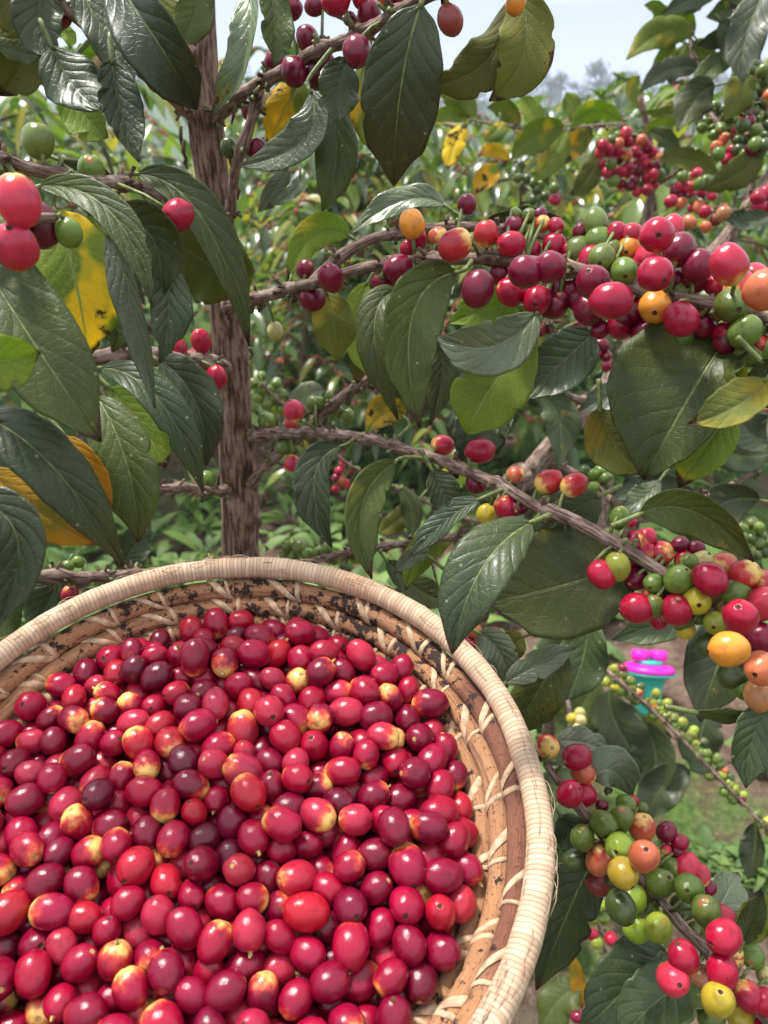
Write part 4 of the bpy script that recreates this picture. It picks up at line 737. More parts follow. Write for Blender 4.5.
def leaf(br, x0, y0, x1, y1, x2, y2, wpx, d, ty, dd=(0, 0), roll=None, fold=.22, wave=.17, seed=0, twist=None, nv=34, petiole=True, lop=0):
    rg = random.Random(seed * 31 + int(x0 * 3 + y2 * 7))
    if roll is None: roll = rg.uniform(-24, 24)
    if twist is None: twist = rg.uniform(-16, 16)
    d0, d1, d2 = d + dd[0], d, d + dd[1]
    A, M_, B = P(x0, y0, d0), P(x1, y1, d1), P(x2, y2, d2); C1 = M_ * 2 - (A + B) * .5
    def pos(t): return A * (1 - t) ** 2 + C1 * (2 * t * (1 - t)) + B * t * t
    def tan(t): return ((C1 - A) * (1 - t) + (B - C1) * t).normalized()
    W = wpx * d / F / max(.5, math.cos(R(roll))); nu = 8
    ln = (M_ - A).length + (B - M_).length
    V = []; U = []; N_ = []; ph = rg.uniform(0, 6.3); ph2 = rg.uniform(0, 6.3); fq = rg.uniform(8, 15); asym = rg.uniform(-.05, .05); pk = rg.uniform(.86, 1.0)
    curl = rg.uniform(-.45, .65)
    nicks = [(rg.uniform(.25, .92), rg.choice((-1, 1)), rg.uniform(.10, .34), rg.uniform(.014, .035)) for q in range(rg.choice((0, 1, 2, 3)))]
    def nick(t, u):                                            # chewed or torn margin
        return sum(a * math.exp(-((t - q) / w_) ** 2) for q, s, a, w_ in nicks if s * u > 0) * min(1, abs(u) * 1.3)
    for i in range(nv + 1):
        t = i / nv; c = pos(t); T = tan(t); vw = (CAM - c).normalized()
        S = T.cross(vw); S.normalize(); N = S.cross(T); q = Quaternion(T, R(roll + twist * (t - .5) * 2)); S = q @ S; N = q @ N
        s = t ** pk; hw = W * .5 * max(0, (4 * s * (1 - s))) ** .72
        if t > .80: hw *= 1 - .42 * ((t - .80) / .2) ** .7
        if t < .05: hw = max(hw * (t / .05) ** .4, .0011)
        if t > .985: hw = max(hw, .0004)
        hw *= 1 + .07 * noise.noise(Vector((t * 9, ph, 0)))
        for k in range(-nu, nu + 1):
            u = k / nu; e = abs(u)
            lift = fold * (e - .3 * e * e) * hw + wave * hw * e * e * math.sin(fq * t + ph + (1.8 if u > 0 else 0)) + curl * hw * e ** 3 * .5
            lift += .014 * hw * math.sin(math.pi * 2 * (9.5 * t - 2.3 * e ** .8)) * min(1, e * 4) * (1 - e * .5)
            lift -= .0006 * max(0, 1 - e * nu)
            V.append(c + S * (hw * (u * (1 + lop * (1 if u > 0 else -1)) * (1 - nick(t, u)) + asym * (1 - e))) * (1 - .10 * e * e * fold) + N * lift); U.append((.5 + .5 * u, t)); N_.append(N)
    K = 2 * nu + 1; Fc = []; th = .00035
    for i in range(nv):
        for k in range(K - 1): a = i * K + k; Fc.append((a, a + 1, a + K + 1, a + K))
    b = len(V); mb = MB(br.org)
    mb.add(V, Fc, 0, U)
    # orientation: front sheet faces the camera
    V2 = [v - n * th for v, n in zip(V, N_)]
    mb.add(V2, [f[::-1] for f in Fc], 1, U)
    edge = [k for k in range(K)] + [i * K + K - 1 for i in range(1, nv + 1)] + [nv * K + k for k in range(K - 2, -1, -1)] + [i * K for i in range(nv - 1, 0, -1)]
    for i in range(len(edge)):
        p, q = edge[i], edge[(i + 1) % len(edge)]; mb.f.append([q, p, b + p, b + q]); mb.m.append(1)
    # midrib ridge on the lower sheet and the leaf stalk
    rp = [V2[i * K + nu] for i in range(0, nv, 2)]; rr = [.0011 * (1 - .8 * i / len(rp)) * min(1, ln / .09) for i in range(len(rp))]
    mb.tube(rp, rr, 6, 2)
    if petiole:
        nb, nr = br.near(A); g_ = (nb - A).length
        T0 = tan(0)
        if g_ < .034 and (nb - A).normalized().dot(-T0) > .25: pp = [(A + T0 * .002, .0011), (A - T0 * min(.007, g_ * .3), .0012), (nb, .0016)]
        else: pp = [(A + T0 * .002, .0011), (A - T0 * .007, .0013), (A - T0 * .014, .0014)]
        a_, r_ = spline(pp, .003); mb.tube(a_, r_, 6, 2)
    fr = LM[ty]; bk = LM[BACK[ty]]
    o = mb.build('leaf', [fr, bk, M_STALK], br.ob)
    lab = {'Y': 'yellowing leaf with brown spots', 'A': 'orange yellow leaf with brown spots', 'G': 'pale lime green leaf', 'O': 'olive leaf seen from below', 'S': 'greyish leaf with silvery sheen', 'U': 'pale leaf underside'}.get(ty)
    if lab: o['label'] = lab
    return o
def leaves(br, rows):
    """rows: x0 y0 x1 y1 x2 y2 width depth type [d0 offset, d2 offset] [roll] [fold] [wave]"""
    for i, row in enumerate(rows.strip().split('\n')):
        q = row.split()
        if not q: continue
        f = [float(a) for a in q[:8]]; kw = {}
        if len(q) > 10: kw['dd'] = (float(q[9]), float(q[10]))
        if len(q) > 11: kw['roll'] = float(q[11])
        if len(q) > 12: kw['fold'] = float(q[12])
        if len(q) > 13: kw['wave'] = float(q[13])
        if len(q) > 14: kw['lop'] = float(q[14])
        leaf(br, *f, q[8], seed=i, **kw)
def limb(tree, rows, cherries='', lv='', label=None, fill=None, **kw):
    b = Branch(tree, rows, **kw)
    if fill:                                                   # berries sitting deeper in the dense clusters
        x0, x1, n, off, dm, cols = fill; rg = random.Random(n + x0)
        for i in range(n):
            x = rg.uniform(x0, x1); y = min(b.n2, key=lambda q: abs(q[0] - x))[1]
            cherries += f';{x:.0f} {y + rg.uniform(off[0], off[1]):.0f} {dm * rg.uniform(.85, 1.1):.1f} {rg.choice(cols)} k'
    res = prep(b, cherries); b.finish(label); hang(b, res); leaves(b, lv); return b

# --- the tree with the brown trunk
tb = P(250, 640, .755); base = Vector((tb.x + .01, tb.y + .01, 0)); base.z = ground_z(base.x, base.y) - .02
main = empty('coffee_tree', base, 'coffee tree with a fissured brown trunk and red fruited branches, rising behind the basket', 'coffee tree')
rows = [(P(190, -70, .50), .0110), (P(198, 10, .525), .0113), (P(202, 80, .54), .0116), (P(205, 112, .547), .0136), (P(207, 140, .553), .0120), (P(219, 230, .58), .0118), (P(226, 300, .605), .0128), (P(231, 360, .625), .0134), (P(235, 425, .652), .0142), (P(237, 445, .66), .0160), (P(239, 480, .675), .0158), (P(240, 500, .685), .0170), (P(241, 550, .71), .0166), (tb, .0185), (Vector((base.x, base.y, .5)), .022), (Vector((base.x, base.y, .12)), .026), (base, .036)]
p, r = spline(rows, .006); tm = MB(base); tm.tube(p, r, 56, 0, True, .13, 2.3, ridges=.09)
rg = random.Random(9)
for q in range(110):                                            # bark flakes and old leaf scars
    i = rg.randrange(10, len(p) - 60); t = (p[i + 1] - p[i]).normalized(); o = t.orthogonal(); o.rotate(Quaternion(t, rg.uniform(0, 6.28)))
    c = p[i] + o * r[i] * .98; l = rg.uniform(.006, .02); s_ = t.cross(o)
    tm.tube([c, c + t * l * .5 + o * rg.uniform(.0004, .0018), c + t * l + s_ * rg.uniform(-.002, .002)], [.0014, .0016, .0006], 6, 0)
tm.build('trunk', M_TRUNK, main)

limb(main, [(208, 118, .55, 5.2), (235, 100, .51, 4.4), (265, 82, .485, 3.9), (330, 47, .45, 3.6), (385, 20, .41, 3.5), (440, -12, .38, 3.2), (540, -40, .37, 2.6)],
 '292 9 22 d;315 6 20 d;336 0 30 r;362 -2 22 r;369 17 26 d v;357 51 31 d;308 39 24 d;296 68 27 d;276 62 22 d;316 76 24 k;327 62 17 d;350 19 14 d;408 -1 23 d;450 20 27 b v;516 2 22 o;364 22 17 d;388 -6 24 r;346 -14 26 d', '''
247 -25 246 50 209 119 27 .42 S .01 .02 38 .5 .15
268 -25 275 25 273 66 34 .43 M 0 0 -20 .3
302 78 284 108 268 146 36 .50 Y 0 .01 0 .1
311 90 302 140 238 166 38 .445 S 0 .02 30 .35 .06
324 82 336 150 322 211 44 .465 M 0 .01 -10 .3
347 58 338 90 338 122 44 .425 D 0 0 -15
366 58 362 108 379 158 26 .45 Y 0 0 20
421 4 401 95 394 186 80 .36 D -.015 .035 4 .12 .07
519 -10 487 62 426 84 50 .43 O 0 .01 10 .2
517 -8 524 52 489 101 58 .42 O 0 .01 -8 .2 .16
287 168 275 190 258 212 22 .62 S
300 175 292 192 268 206 14 .62 S
''')
limb(main, [(262, 90, .50, 3.0), (247, 135, .50, 3.2), (236, 170, .515, 3.2), (231, 215, .54, 3.0), (229, 262, .575, 3.0)], '249 111 16 d v;257 150 21 d;229 148 18 dg v')
limb(main, [(208, 122, .55, 4.2), (182, 106, .53, 3.8), (133, 65, .48, 3.4), (58, 2, .43, 3.0), (20, -25, .41, 2.6)], '62 18 20 d;101 68 21 c v', '''
45 -15 40 22 56 64 50 .42 D 0 0 10 .25
52 46 74 84 100 109 58 .415 D 0 -.01 -12 .3
32 34 22 62 0 96 50 .46 O 0 .01 10 .3
-6 44 20 52 40 56 20 .44 S 0 0 30
66 84 86 118 108 137 46 .455 G 0 0 0 .15
112 60 121 112 139 162 42 .40 D 0 0 -12 .3 .16
106 -30 154 40 197 110 62 .375 D .02 .03 18 .3 .06
72 -22 106 32 134 82 42 .41 D 0 0 -25 .2
150 -26 164 10 171 50 32 .45 O 0 0 15
202 -24 194 14 176 46 38 .45 U 0 0 -10
78 66 90 54 106 50 24 .47 G
60 28 68 36 70 49 16 .50 G
10 -14 12 10 26 14 40 .47 O
-12 -4 2 22 4 52 34 .48 O
''')
limb(main, [(-40, 140, .33, 2.6), (20, 166, .36, 2.9), (80, 182, .38, 3.1), (120, 184, .40, 3.2), (168, 200, .46, 3.2), (222, 222, .57, 3.6)],
 '38 141 33 g v;91 170 27 g;178 215 33 r F;7 163 19 po', '''
38 186 110 212 152 306 36 .335 M .01 0 -18 .3 .06
137 174 204 220 249 346 40 .405 M .01 .02 -22 .34 .08
115 220 153 240 160 300 60 .385 M 0 .01 14 .3
166 258 170 310 160 362 40 .395 D 0 0 -20
107 233 132 300 155 408 28 .355 S 0 .01 36 .4 .05
56 210 76 285 88 358 92 .385 Y 0 .02 6 .1 .06
170 240 215 268 246 298 74 .425 O 0 .01 18 .2 .16
182 235 170 262 178 300 36 .44 Y
88 212 106 236 112 262 26 .41 G
105 300 118 325 112 352 34 .42 M
60 160 96 172 110 174 14 .40 M 0 0 30
''')
limb(main, [(30, 372, .46, 3.4), (80, 360, .475, 4.6), (130, 356, .50, 4.6), (185, 360, .55, 4.8), (226, 368, .61, 5.4)], '177 347 20 r;201 341 22 r v;207 361 21 r n;217 377 23 r;199 375 13 g', '''
100 368 160 400 203 492 40 .38 D .01 .02 -24 .36 .05
158 360 194 402 206 466 54 .40 D .01 .01 14 .28
96 396 126 465 138 543 62 .35 M .01 .01 8 .25 .06
110 388 142 425 166 468 54 .44 G 0 0 -6 .15
64 436 92 480 104 520 34 .335 A 0 .01 10 .2
''')
limb(main, [(120, 478, .55, 3.0), (152, 487, .57, 3.4), (190, 489, .62, 3.8), (236, 494, .675, 4.4)], '207 480 19 g', '''
124 470 150 452 166 440 16 .56 M
''')
limb(main, [(-40, 573, .47, 3.4), (10, 577, .48, 4.0), (95, 577, .53, 3.8), (170, 572, .62, 4.2), (238, 560, .71, 5.0)], '43 540 13 r;35 562 13 r;70 595 18 r;78 562 13 g;68 566 12 g', '''
20 590 -8 620 -20 660 50 .46 M
100 585 90 600 60 612 26 .56 M
120 570 135 545 150 520 34 .60 D
64 572 50 600 30 640 44 .55 D
''')
limb(main, [(238, 436, .66, 5.6), (262, 434, .64, 4.8), (300, 432, .60, 3.9), (350, 436, .555, 3.6), (400, 447, .51, 3.4), (450, 465, .465, 3.3), (500, 485, .43, 3.2), (550, 510, .40, 3.2), (600, 535, .385, 3.2), (650, 565, .378, 3.1), (700, 602, .37, 3.3), (752, 655, .36, 2.8), (790, 720, .355, 2.2)],
 '267 421 19 g;280 432 16 g;294 411 23 p;291 424 14 p;286 447 18 g;292 463 17 p;314 404 17 g;320 403 14 g;'
 '443 445 21 p;480 451 27 r;475 477 24 d;515 475 19 po;549 482 27 ry;507 508 27 r;486 514 21 y;519 507 19 d;574 485 26 ry;620 518 22 g v;631 522 12 r;'
 '602 574 30 r f;617 567 29 yg fv;637 578 25 d;653 583 21 g f;677 580 29 g f;659 554 28 r;649 545 15 r;680 544 17 d;696 548 16 d;701 563 25 c;724 565 27 po;744 574 31 ry f;710 579 34 r f;735 592 29 g f;762 583 28 p;'
 '637 608 32 r f;653 606 23 g fv;677 610 33 r fv;696 601 31 y fn;715 623 25 yg fn;741 617 36 r f;762 604 34 p f;761 638 32 d f;729 649 38 o f;761 668 36 po f;707 645 24 dg;733 675 30 dg;759 696 30 ob f;659 617 22 r;686 630 20 y;684 560 20 r;722 605 22 d;745 650 24 g;668 597 20 dg;700 615 20 g;745 690 24 g;750 630 22 po', fill=(632, 766, 22, (-30, 34), 24, ('r', 'd', 'g', 'p', 'po')), lv='''
341 446 314 480 332 548 38 .53 D .01 0 24 .4
396 462 362 508 372 579 40 .44 M .02 0 -22 .4 .06
404 418 386 412 366 434 34 .52 Y
532 522 480 568 452 654 66 .335 D .02 0 16 .3 .06
640 560 566 582 486 602 112 .40 M -.01 .01 6 .12 .07
480 499 446 520 411 555 26 .42 D 0 0 30 .4
432 470 444 492 458 517 34 .46 D
640 514 696 514 754 562 46 .352 M 0 0 20 .2 .08
600 496 560 520 530 548 60 .42 M 0 .01 14
428 556 414 556 394 574 20 .52 S
455 540 425 548 406 590 34 .54 G
504 684 538 664 575 648 30 .42 S 0 0 8 .3
566 652 540 690 514 736 54 .44 M 0 .01 12 .25
478 632 500 654 507 688 36 .425 S 0 0 8 .3
524 636 514 645 506 664 28 .50 O
436 340 442 372 430 425 30 .47 M
''')
limb(main, [(240, 496, .68, 4.0), (262, 470, .655, 3.8), (300, 436, .62, 3.6), (335, 402, .58, 3.6), (380, 375, .53, 3.3), (425, 345, .50, 2.8)], '339 411 13 g;348 416 14 g;330 398 12 g', '''
372 328 364 350 357 384 34 .52 O 0 0 -8
440 390 410 400 384 395 26 .52 M
''')
limb(main, [(226, 306, .60, 4.6), (262, 296, .52, 3.8), (310, 284, .475, 3.4), (360, 270, .45, 3.2), (420, 261, .425, 3.1), (480, 257, .405, 3.1), (540, 263, .392, 3.4), (590, 274, .382, 3.2), (650, 292, .368, 3.1), (720, 306, .352, 3.0), (800, 326, .335, 2.8)],
 '305 269 19 d;331 278 28 d;311 296 26 d;275 331 18 c v;'
 '412 224 27 o fv;417 239 22 r;467 204 20 d v;438 237 21 po;455 245 32 ry f;400 267 27 d f;385 283 28 d;424 278 26 r;408 248 17 r;486 234 26 ry f;511 244 28 r f;515 226 22 d;529 216 16 g;530 231 16 g;542 224 19 po;556 226 18 r;516 214 13 g;473 240 14 g;540 214 14 d;'
 '478 289 34 d f;501 275 23 d;511 292 30 r f;525 272 34 d f;537 300 31 r fn;550 267 34 d f;554 245 25 r;533 250 17 r;553 307 27 d;556 290 27 d;'
 '595 223 28 g;580 230 15 d;578 250 27 g;598 241 29 g;602 258 30 g fn;624 271 29 g fvn;636 289 23 dg;617 233 23 r;632 235 25 r;628 248 26 o n;657 235 36 r f;672 228 24 p;679 250 34 d f;650 256 30 p;655 274 37 r fn;698 266 33 d f;729 265 38 p f;740 287 34 p f;753 278 32 p;764 290 42 po f;'
 '593 282 35 d f;611 301 38 r f;589 310 33 d;620 326 29 r;634 314 31 d;655 307 34 o fn;645 334 28 d;659 330 19 g;681 319 35 r f;709 313 27 po;731 306 35 g f;745 332 34 g f;750 354 29 g;765 321 29 g;766 349 24 g;569 292 22 d;571 252 20 r;606 246 20 r;640 265 22 r;576 300 20 d;630 298 22 d;668 296 20 r;715 285 22 p;562 300 20 d;600 330 20 d;764 372 22 dg', fill=(585, 762, 26, (-34, 40), 26, ('r', 'd', 'r', 'd', 'g')), lv='''
350 236 314 234 288 280 34 .50 G 0 0 10
326 292 334 324 338 361 44 .485 O 0 .01 -8 .2
368 282 358 328 378 384 34 .50 G 0 0 16
446 206 404 200 350 234 26 .50 S 0 0 34 .3
456 272 412 320 420 428 62 .385 M .01 .01 -10 .26 .07
398 290 374 330 398 420 40 .405 M .01 .01 22 .3 .05
537 312 492 348 436 336 56 .372 S .01 .01 -8 .2 .08
532 330 492 385 467 435 78 .40 G .01 .01 4 .16 .07
522 306 488 308 448 324 40 .415 G 0 0 10
594 334 562 362 521 400 58 .50 D 0 0 -6 .2
502 398 484 426 459 468 56 .47 D 0 0 8
734 328 690 398 644 480 122 .352 M .01 .01 6 .2 .06 .35
600 408 612 440 646 474 56 .37 O 0 0 -14 .2
768 378 738 404 688 424 44 .325 O 0 0 20 .3 .06
736 408 708 440 678 488 54 .36 G 0 .01 -4 .18 .08
724 356 736 372 742 392 24 .36 G
760 360 775 380 790 410 60 .33 M
''')
limb(main, [(308, 286, .475, 3.2), (335, 260, .475, 3.1), (370, 240, .47, 3.0), (420, 230, .46, 2.9), (480, 228, .45, 2.7), (545, 236, .44, 2.3)], '', '''
480 226 520 214 560 218 18 .45 M 0 0 40
''')
limb(main, [(242, 610, .735, 4.5), (270, 575, .70, 3.4), (330, 556, .64, 3.0), (381, 547, .575, 2.8), (456, 537, .52, 2.5)],
 '300 547 18 g;287 547 13 g;285 556 12 g;327 548 12 g;331 558 15 g;308 557 15 g;352 554 17 yg;405 545 12 g;294 556 12 g;318 552 12 g;474 630 17 po;495 635 17 r;501 643 12 r;470 643 13 r;483 615 13 d;442 604 12 d', '''
386 560 420 590 450 600 30 .58 M
''')

# --- near shrub whose branch reaches in from the left edge
nb_ = P(-190, 620, .40); nbase = Vector((nb_.x - .12, nb_.y, 0)); nbase.z = ground_z(nbase.x, nbase.y) - .02
near = empty('coffee_tree', nbase, 'coffee tree reaching in at the left edge with big blurred leaves and five near cherries', 'coffee tree')
mb = MB(nbase); top = P(-260, 60, .34)
p, r = spline([(top, .009), (P(-230, 300, .36), .011), (nb_, .013), (Vector((nbase.x, nbase.y, .4)), .016), (nbase, .026)], .01); mb.tube(p, r, 20, bump=.15, ridges=.1); mb.build('trunk', M_TRUNK, near)
limb(near, [(-240, 190, .35, 4.5), (-140, 215, .30, 3.8), (-60, 228, .285, 2.8), (5, 224, .29, 2.2), (56, 218, .295, 1.6)], '18 201 47 p v;39 224 41 k v;15 247 46 p;69 233 29 g v;-1 228 26 g f', '''
-44 222 26 332 101 442 96 .285 M .02 .01 -8 .16 .05
-36 352 0 362 41 352 56 .215 G 0 .01 10
''')
limb(near, [(-236, 420, .37, 5), (-140, 432, .33, 4.0), (-60, 430, .31, 3.2), (-20, 428, .30, 2.6)], '', '''
-24 418 46 460 124 566 62 .30 D .01 .03 -16 .28 .05
-12 470 40 510 96 544 54 .325 A 0 .01 8 .2
-40 496 16 540 -10 634 58 .268 D 0 .01 14 .2 .04
''')

# --- low branch at the lower right, from a tree rooted outside the frame
rb = P(840, 1090, .44); rbase = Vector((rb.x + .05, rb.y + .02, 0)); rbase.z = ground_z(rbase.x, rbase.y) - .02
low = empty('coffee_tree', rbase, 'coffee tree at the lower right corner whose low branch carries green, yellow and orange cherries', 'coffee tree')
mb = MB(rbase); p, r = spline([(P(860, 900, .46), .008), (rb, .010), (Vector((rbase.x, rbase.y, .4)), .014), (rbase, .024)], .01); mb.tube(p, r, 20, bump=.15, ridges=.1); mb.build('trunk', M_TRUNK, low)
limb(low, [(545, 765, .45, 2.0), (565, 790, .447, 2.5), (590, 820, .44, 2.8), (630, 868, .438, 3.0), (662, 904, .432, 3.1), (692, 938, .426, 3.2), (740, 985, .415, 3.4), (790, 1040, .41, 4.2), (840, 1085, .44, 5)],
 '548 747 26 ry;577 757 28 r;583 773 24 po;570 794 28 r f;584 795 26 r;602 824 28 g f;622 818 25 g fv;626 804 20 g;642 828 28 po fv;582 838 26 g f;619 846 29 yg fn;599 860 28 po f;644 856 32 po f;577 860 26 dg;602 806 13 d;632 801 13 r;642 808 13 g;665 833 19 d;'
 '623 873 31 y f;598 884 24 b;621 907 32 dg;633 898 29 yg fn;637 928 30 yg v;658 928 30 yg fv;660 883 29 g f;670 867 24 g;689 888 30 g fn;686 866 28 p;700 875 22 p;709 888 16 d;706 911 31 g fv;683 907 26 dg;723 916 24 p;667 832 20 d;680 842 17 r;666 849 13 p;676 851 13 d;'
 '724 937 35 r f;731 954 26 po;683 957 33 r f;673 979 33 p f;701 978 26 ob;722 971 33 r f;718 1000 34 y fn;748 996 29 r f;753 957 24 g;740 1018 28 y;711 1017 26 g;764 1002 28 r f;765 975 18 c;690 1000 24 dg;612 880 20 dg;650 905 20 g;640 880 18 dg;760 1030 28 r;735 985 20 d;610 838 18 dg;630 862 16 dg', fill=(590, 740, 14, (-26, 26), 20, ('r', 'g', 'dg', 'po')), lv='''
592 780 612 770 632 796 48 .455 S 0 .01 8 .15
556 740 584 742 610 752 28 .48 S
590 868 572 905 536 990 58 .47 D 0 .02 14
664 948 632 982 578 1036 70 .43 D .02 0 -10 .12 .06
706 978 660 1000 618 1046 62 .41 D .02 0 12 .14 .08
742 944 752 920 763 892 24 .42 M
706 930 724 902 738 872 42 .46 S 0 .02 14
775 900 756 920 745 948 34 .45 G
560 815 575 835 590 850 40 .48 D
774 706 754 738 746 788 44 .355 D 0 0 -20 .2
694 712 734 716 772 712 14 .36 M 0 0 50
''')
tag(low)

# --- coffee tree with the thick sloping stem, right side, about a metre away
def cluster(br_pts, cx, cy, rx, ry, n, dm, mixc, seed, ang=0):
    rg = random.Random(seed); out_ = []; pts = []; tries = 0
    while len(pts) < n and tries < 4000:
        tries += 1
        a = rg.uniform(0, 6.28); q = math.sqrt(rg.random()); u, v = q * math.cos(a) * rx, q * math.sin(a) * ry
        x, y = cx + u * math.cos(ang) - v * math.sin(ang), cy + u * math.sin(ang) + v * math.cos(ang)
        if all((x - s) ** 2 + (y - t) ** 2 > (dm * .62) ** 2 for s, t in pts): pts.append((x, y))
    for x, y in pts:
        u = (x - cx) / rx; v = (y - cy) / ry
        c = rg.choices(list(mixc), [w(u, v) if callable(w) else w for w in mixc.values()])[0]
        out_.append(f'{x:.0f} {y:.0f} {dm * rg.uniform(.88, 1.15):.1f} {c} {rg.choice(("", "f", "n"))}')
    return ';'.join(out_)
def limb_far(tree, rows, ch, lv, dshift=0):
    return limb(tree, rows, ch, lv, seg=8)
sb_ = P(505, 512, .84); sbase = Vector((sb_.x - .06, sb_.y + .25, 0)); sbase.z = ground_z(sbase.x, sbase.y) - .02
slope = empty('coffee_tree', sbase, 'coffee tree with a thick sloping stem and dense green clusters behind the ripe branch', 'coffee tree')
mb = MB(sbase); p, r = spline([(P(800, 130, .93), .0075), (P(770, 180, .92), .0085), (P(737, 224, .90), .0088), (P(700, 272, .88), .0092), (P(645, 340, .86), .0098), (P(592, 404, .85), .0105), (P(560, 437, .845), .011), (P(525, 480, .85), .0118), (sb_, .013), (Vector((sbase.x + .02, sbase.y - .08, .45)), .016), (sbase, .026)], .01)
mb.tube(p, r, 24, bump=.16, ridges=.12); mb.build('trunk', M_TWIG, slope)
limb_far(slope, [(737, 224, .90, 5), (750, 190, .93, 4), (752, 140, .95, 3.6), (748, 100, .96, 3.2), (742, 60, .97, 3), (735, 10, .98, 2.6)],
 cluster(0, 750, 112, 21, 52, 46, 12.5, {'g': 6, 'dg': 4, 'po': 1.2, 'd': lambda u, v: 3 if v > .5 else .2}, 3) + ';' + cluster(0, 732, 142, 16, 24, 16, 12, {'r': 3, 'p': 4, 'g': 2, 'po': 1}, 4) + ';' + cluster(0, 764, 206, 10, 14, 7, 14, {'r': 3, 'p': 2}, 5) + ';671 201 13 r;689 222 15 po;705 212 13 r;706 227 12 po;723 214 15 ob;716 220 13 b', '''
772 -20 748 34 743 82 40 .84 D 0 0 10 .2
748 74 740 92 722 122 32 .90 O
715 86 696 100 677 132 38 .92 M
760 150 740 172 700 190 30 .92 O
772 214 745 222 722 214 20 .86 D 0 0 30
''')
limb_far(slope, [(752, 150, .95, 3.5), (715, 120, 1.02, 3.2), (704, 80, 1.05, 3.0), (692, 50, 1.06, 2.6), (690, 10, 1.07, 2)],
 cluster(0, 712, 118, 18, 18, 14, 10.5, {'g': 5, 'dg': 3}, 8), '''
690 38 662 32 626 60 30 1.04 G
698 70 668 70 639 93 22 1.05 D 0 0 20
668 16 656 8 644 5 12 1.05 G
676 44 664 54 651 70 13 1.06 G
684 44 680 54 672 64 18 1.08 G
694 36 672 22 650 30 30 1.07 G
692 42 702 54 708 68 26 1.08 G
738 34 718 38 696 45 18 1.02 M
718 -6 690 0 660 15 18 1.02 D
748 -4 730 8 706 17 26 1.0 M
738 54 712 68 690 94 22 1.02 M
724 -14 700 -4 684 16 22 1.04 M
760 60 740 30 728 4 30 1.0 M
700 96 680 110 640 112 14 1.1 G
720 20 735 44 738 70 30 1.0 D
''')
limb_far(slope, [(592, 404, .85, 4.5), (560, 390, .80, 3.8), (556, 350, .75, 3.4), (552, 322, .72, 3)], '551 328 17 d;540 331 12 d;580 326 15 d;602 345 15 d;608 366 14 d;606 356 13 d;596 352 12 p', '''
640 388 612 396 578 412 30 .74 D
540 396 560 420 556 470 36 .80 D
660 480 640 500 620 506 26 .72 D
''')
limb_far(slope, [(540, 460, .85, 4), (590, 480, .83, 3.4), (640, 520, .80, 3.2), (700, 500, .84, 3), (760, 470, .86, 2.6)], cluster(0, 752, 542, 16, 20, 13, 13, {'g': 5, 'dg': 2}, 11) + ';' + cluster(0, 596, 478, 16, 10, 7, 12, {'g': 5, 'dg': 2}, 12), '''
640 470 600 452 596 448 20 .80 A
760 500 720 506 700 540 44 .82 D
700 520 660 494 610 500 40 .80 D
768 440 748 430 730 400 40 .84 D
710 440 740 456 770 452 34 .85 D
705 616 660 624 612 640 36 .62 D 0 0 -10
745 620 720 660 700 722 66 .64 D
588 616 582 660 566 700 52 .62 D
''')

# --- coffee bush with the hanging half-ripe cluster, middle distance
ebase = Vector((P(640, 230, 1.25).x, P(640, 230, 1.25).y, 0)); ebase.z = ground_z(ebase.x, ebase.y) - .02
bush = empty('coffee_tree', ebase, 'slender coffee tree with lime and yellow leaves and one hanging pink cherry cluster', 'coffee tree')
mb = MB(ebase); p, r = spline([(P(640, 96, 1.22), .004), (P(650, 150, 1.25), .006), (P(646, 230, 1.30), .008), (Vector((ebase.x, ebase.y, .6)), .012), (ebase, .02)], .02); mb.tube(p, r, 12, bump=.15); mb.build('trunk', M_TWIG, bush)
limb_far(bush, [(650, 150, 1.25, 3.6), (625, 130, 1.22, 3.2), (600, 125, 1.2, 3), (560, 130, 1.2, 2.6), (520, 128, 1.2, 2.4), (470, 120, 1.2, 2)],
 cluster(0, 631, 163, 36, 25, 44, 10.8, {'r': 4, 'p': 4, 'd': 2.5, 'po': 1.5, 'g': lambda u, v: 7 if u < -.35 else .7}, 21, .75) + ';' + cluster(0, 534, 186, 20, 14, 9, 10, {'g': 5, 'dg': 1}, 22) + ';555 200 11 r', '''
570 128 595 110 624 122 20 1.18 G
476 118 458 94 438 97 22 1.18 G
466 124 454 146 448 170 22 1.18 Y
500 122 496 130 484 140 22 1.19 Y
510 160 494 150 477 157 14 1.17 A
520 124 506 110 487 108 20 1.2 G
564 126 536 136 511 160 30 1.16 G
564 132 554 156 534 182 26 1.17 G
470 122 450 114 428 122 16 1.2 G
592 130 574 146 552 168 24 1.19 Y
440 92 455 100 470 120 20 1.2 G
600 150 588 178 570 195 24 1.2 O
540 130 530 110 520 96 20 1.22 G
580 124 572 104 566 92 18 1.22 G
500 170 486 178 474 196 22 1.2 A
''')
limb_far(bush, [(648, 190, 1.27, 3.4), (680, 170, 1.22, 3), (700, 160, 1.2, 2.6), (730, 150, 1.2, 2.2)],
 cluster(0, 694, 191, 19, 18, 20, 11.5, {'r': 2, 'p': 3, 'g': 3, 'po': 2, 'd': 1}, 25), '''
676 120 660 126 643 130 18 1.2 G
648 132 664 138 682 152 16 1.18 M
660 160 690 160 720 176 22 1.18 O
640 110 634 90 640 76 18 1.25 G
700 160 716 140 720 120 24 1.22 G
''')

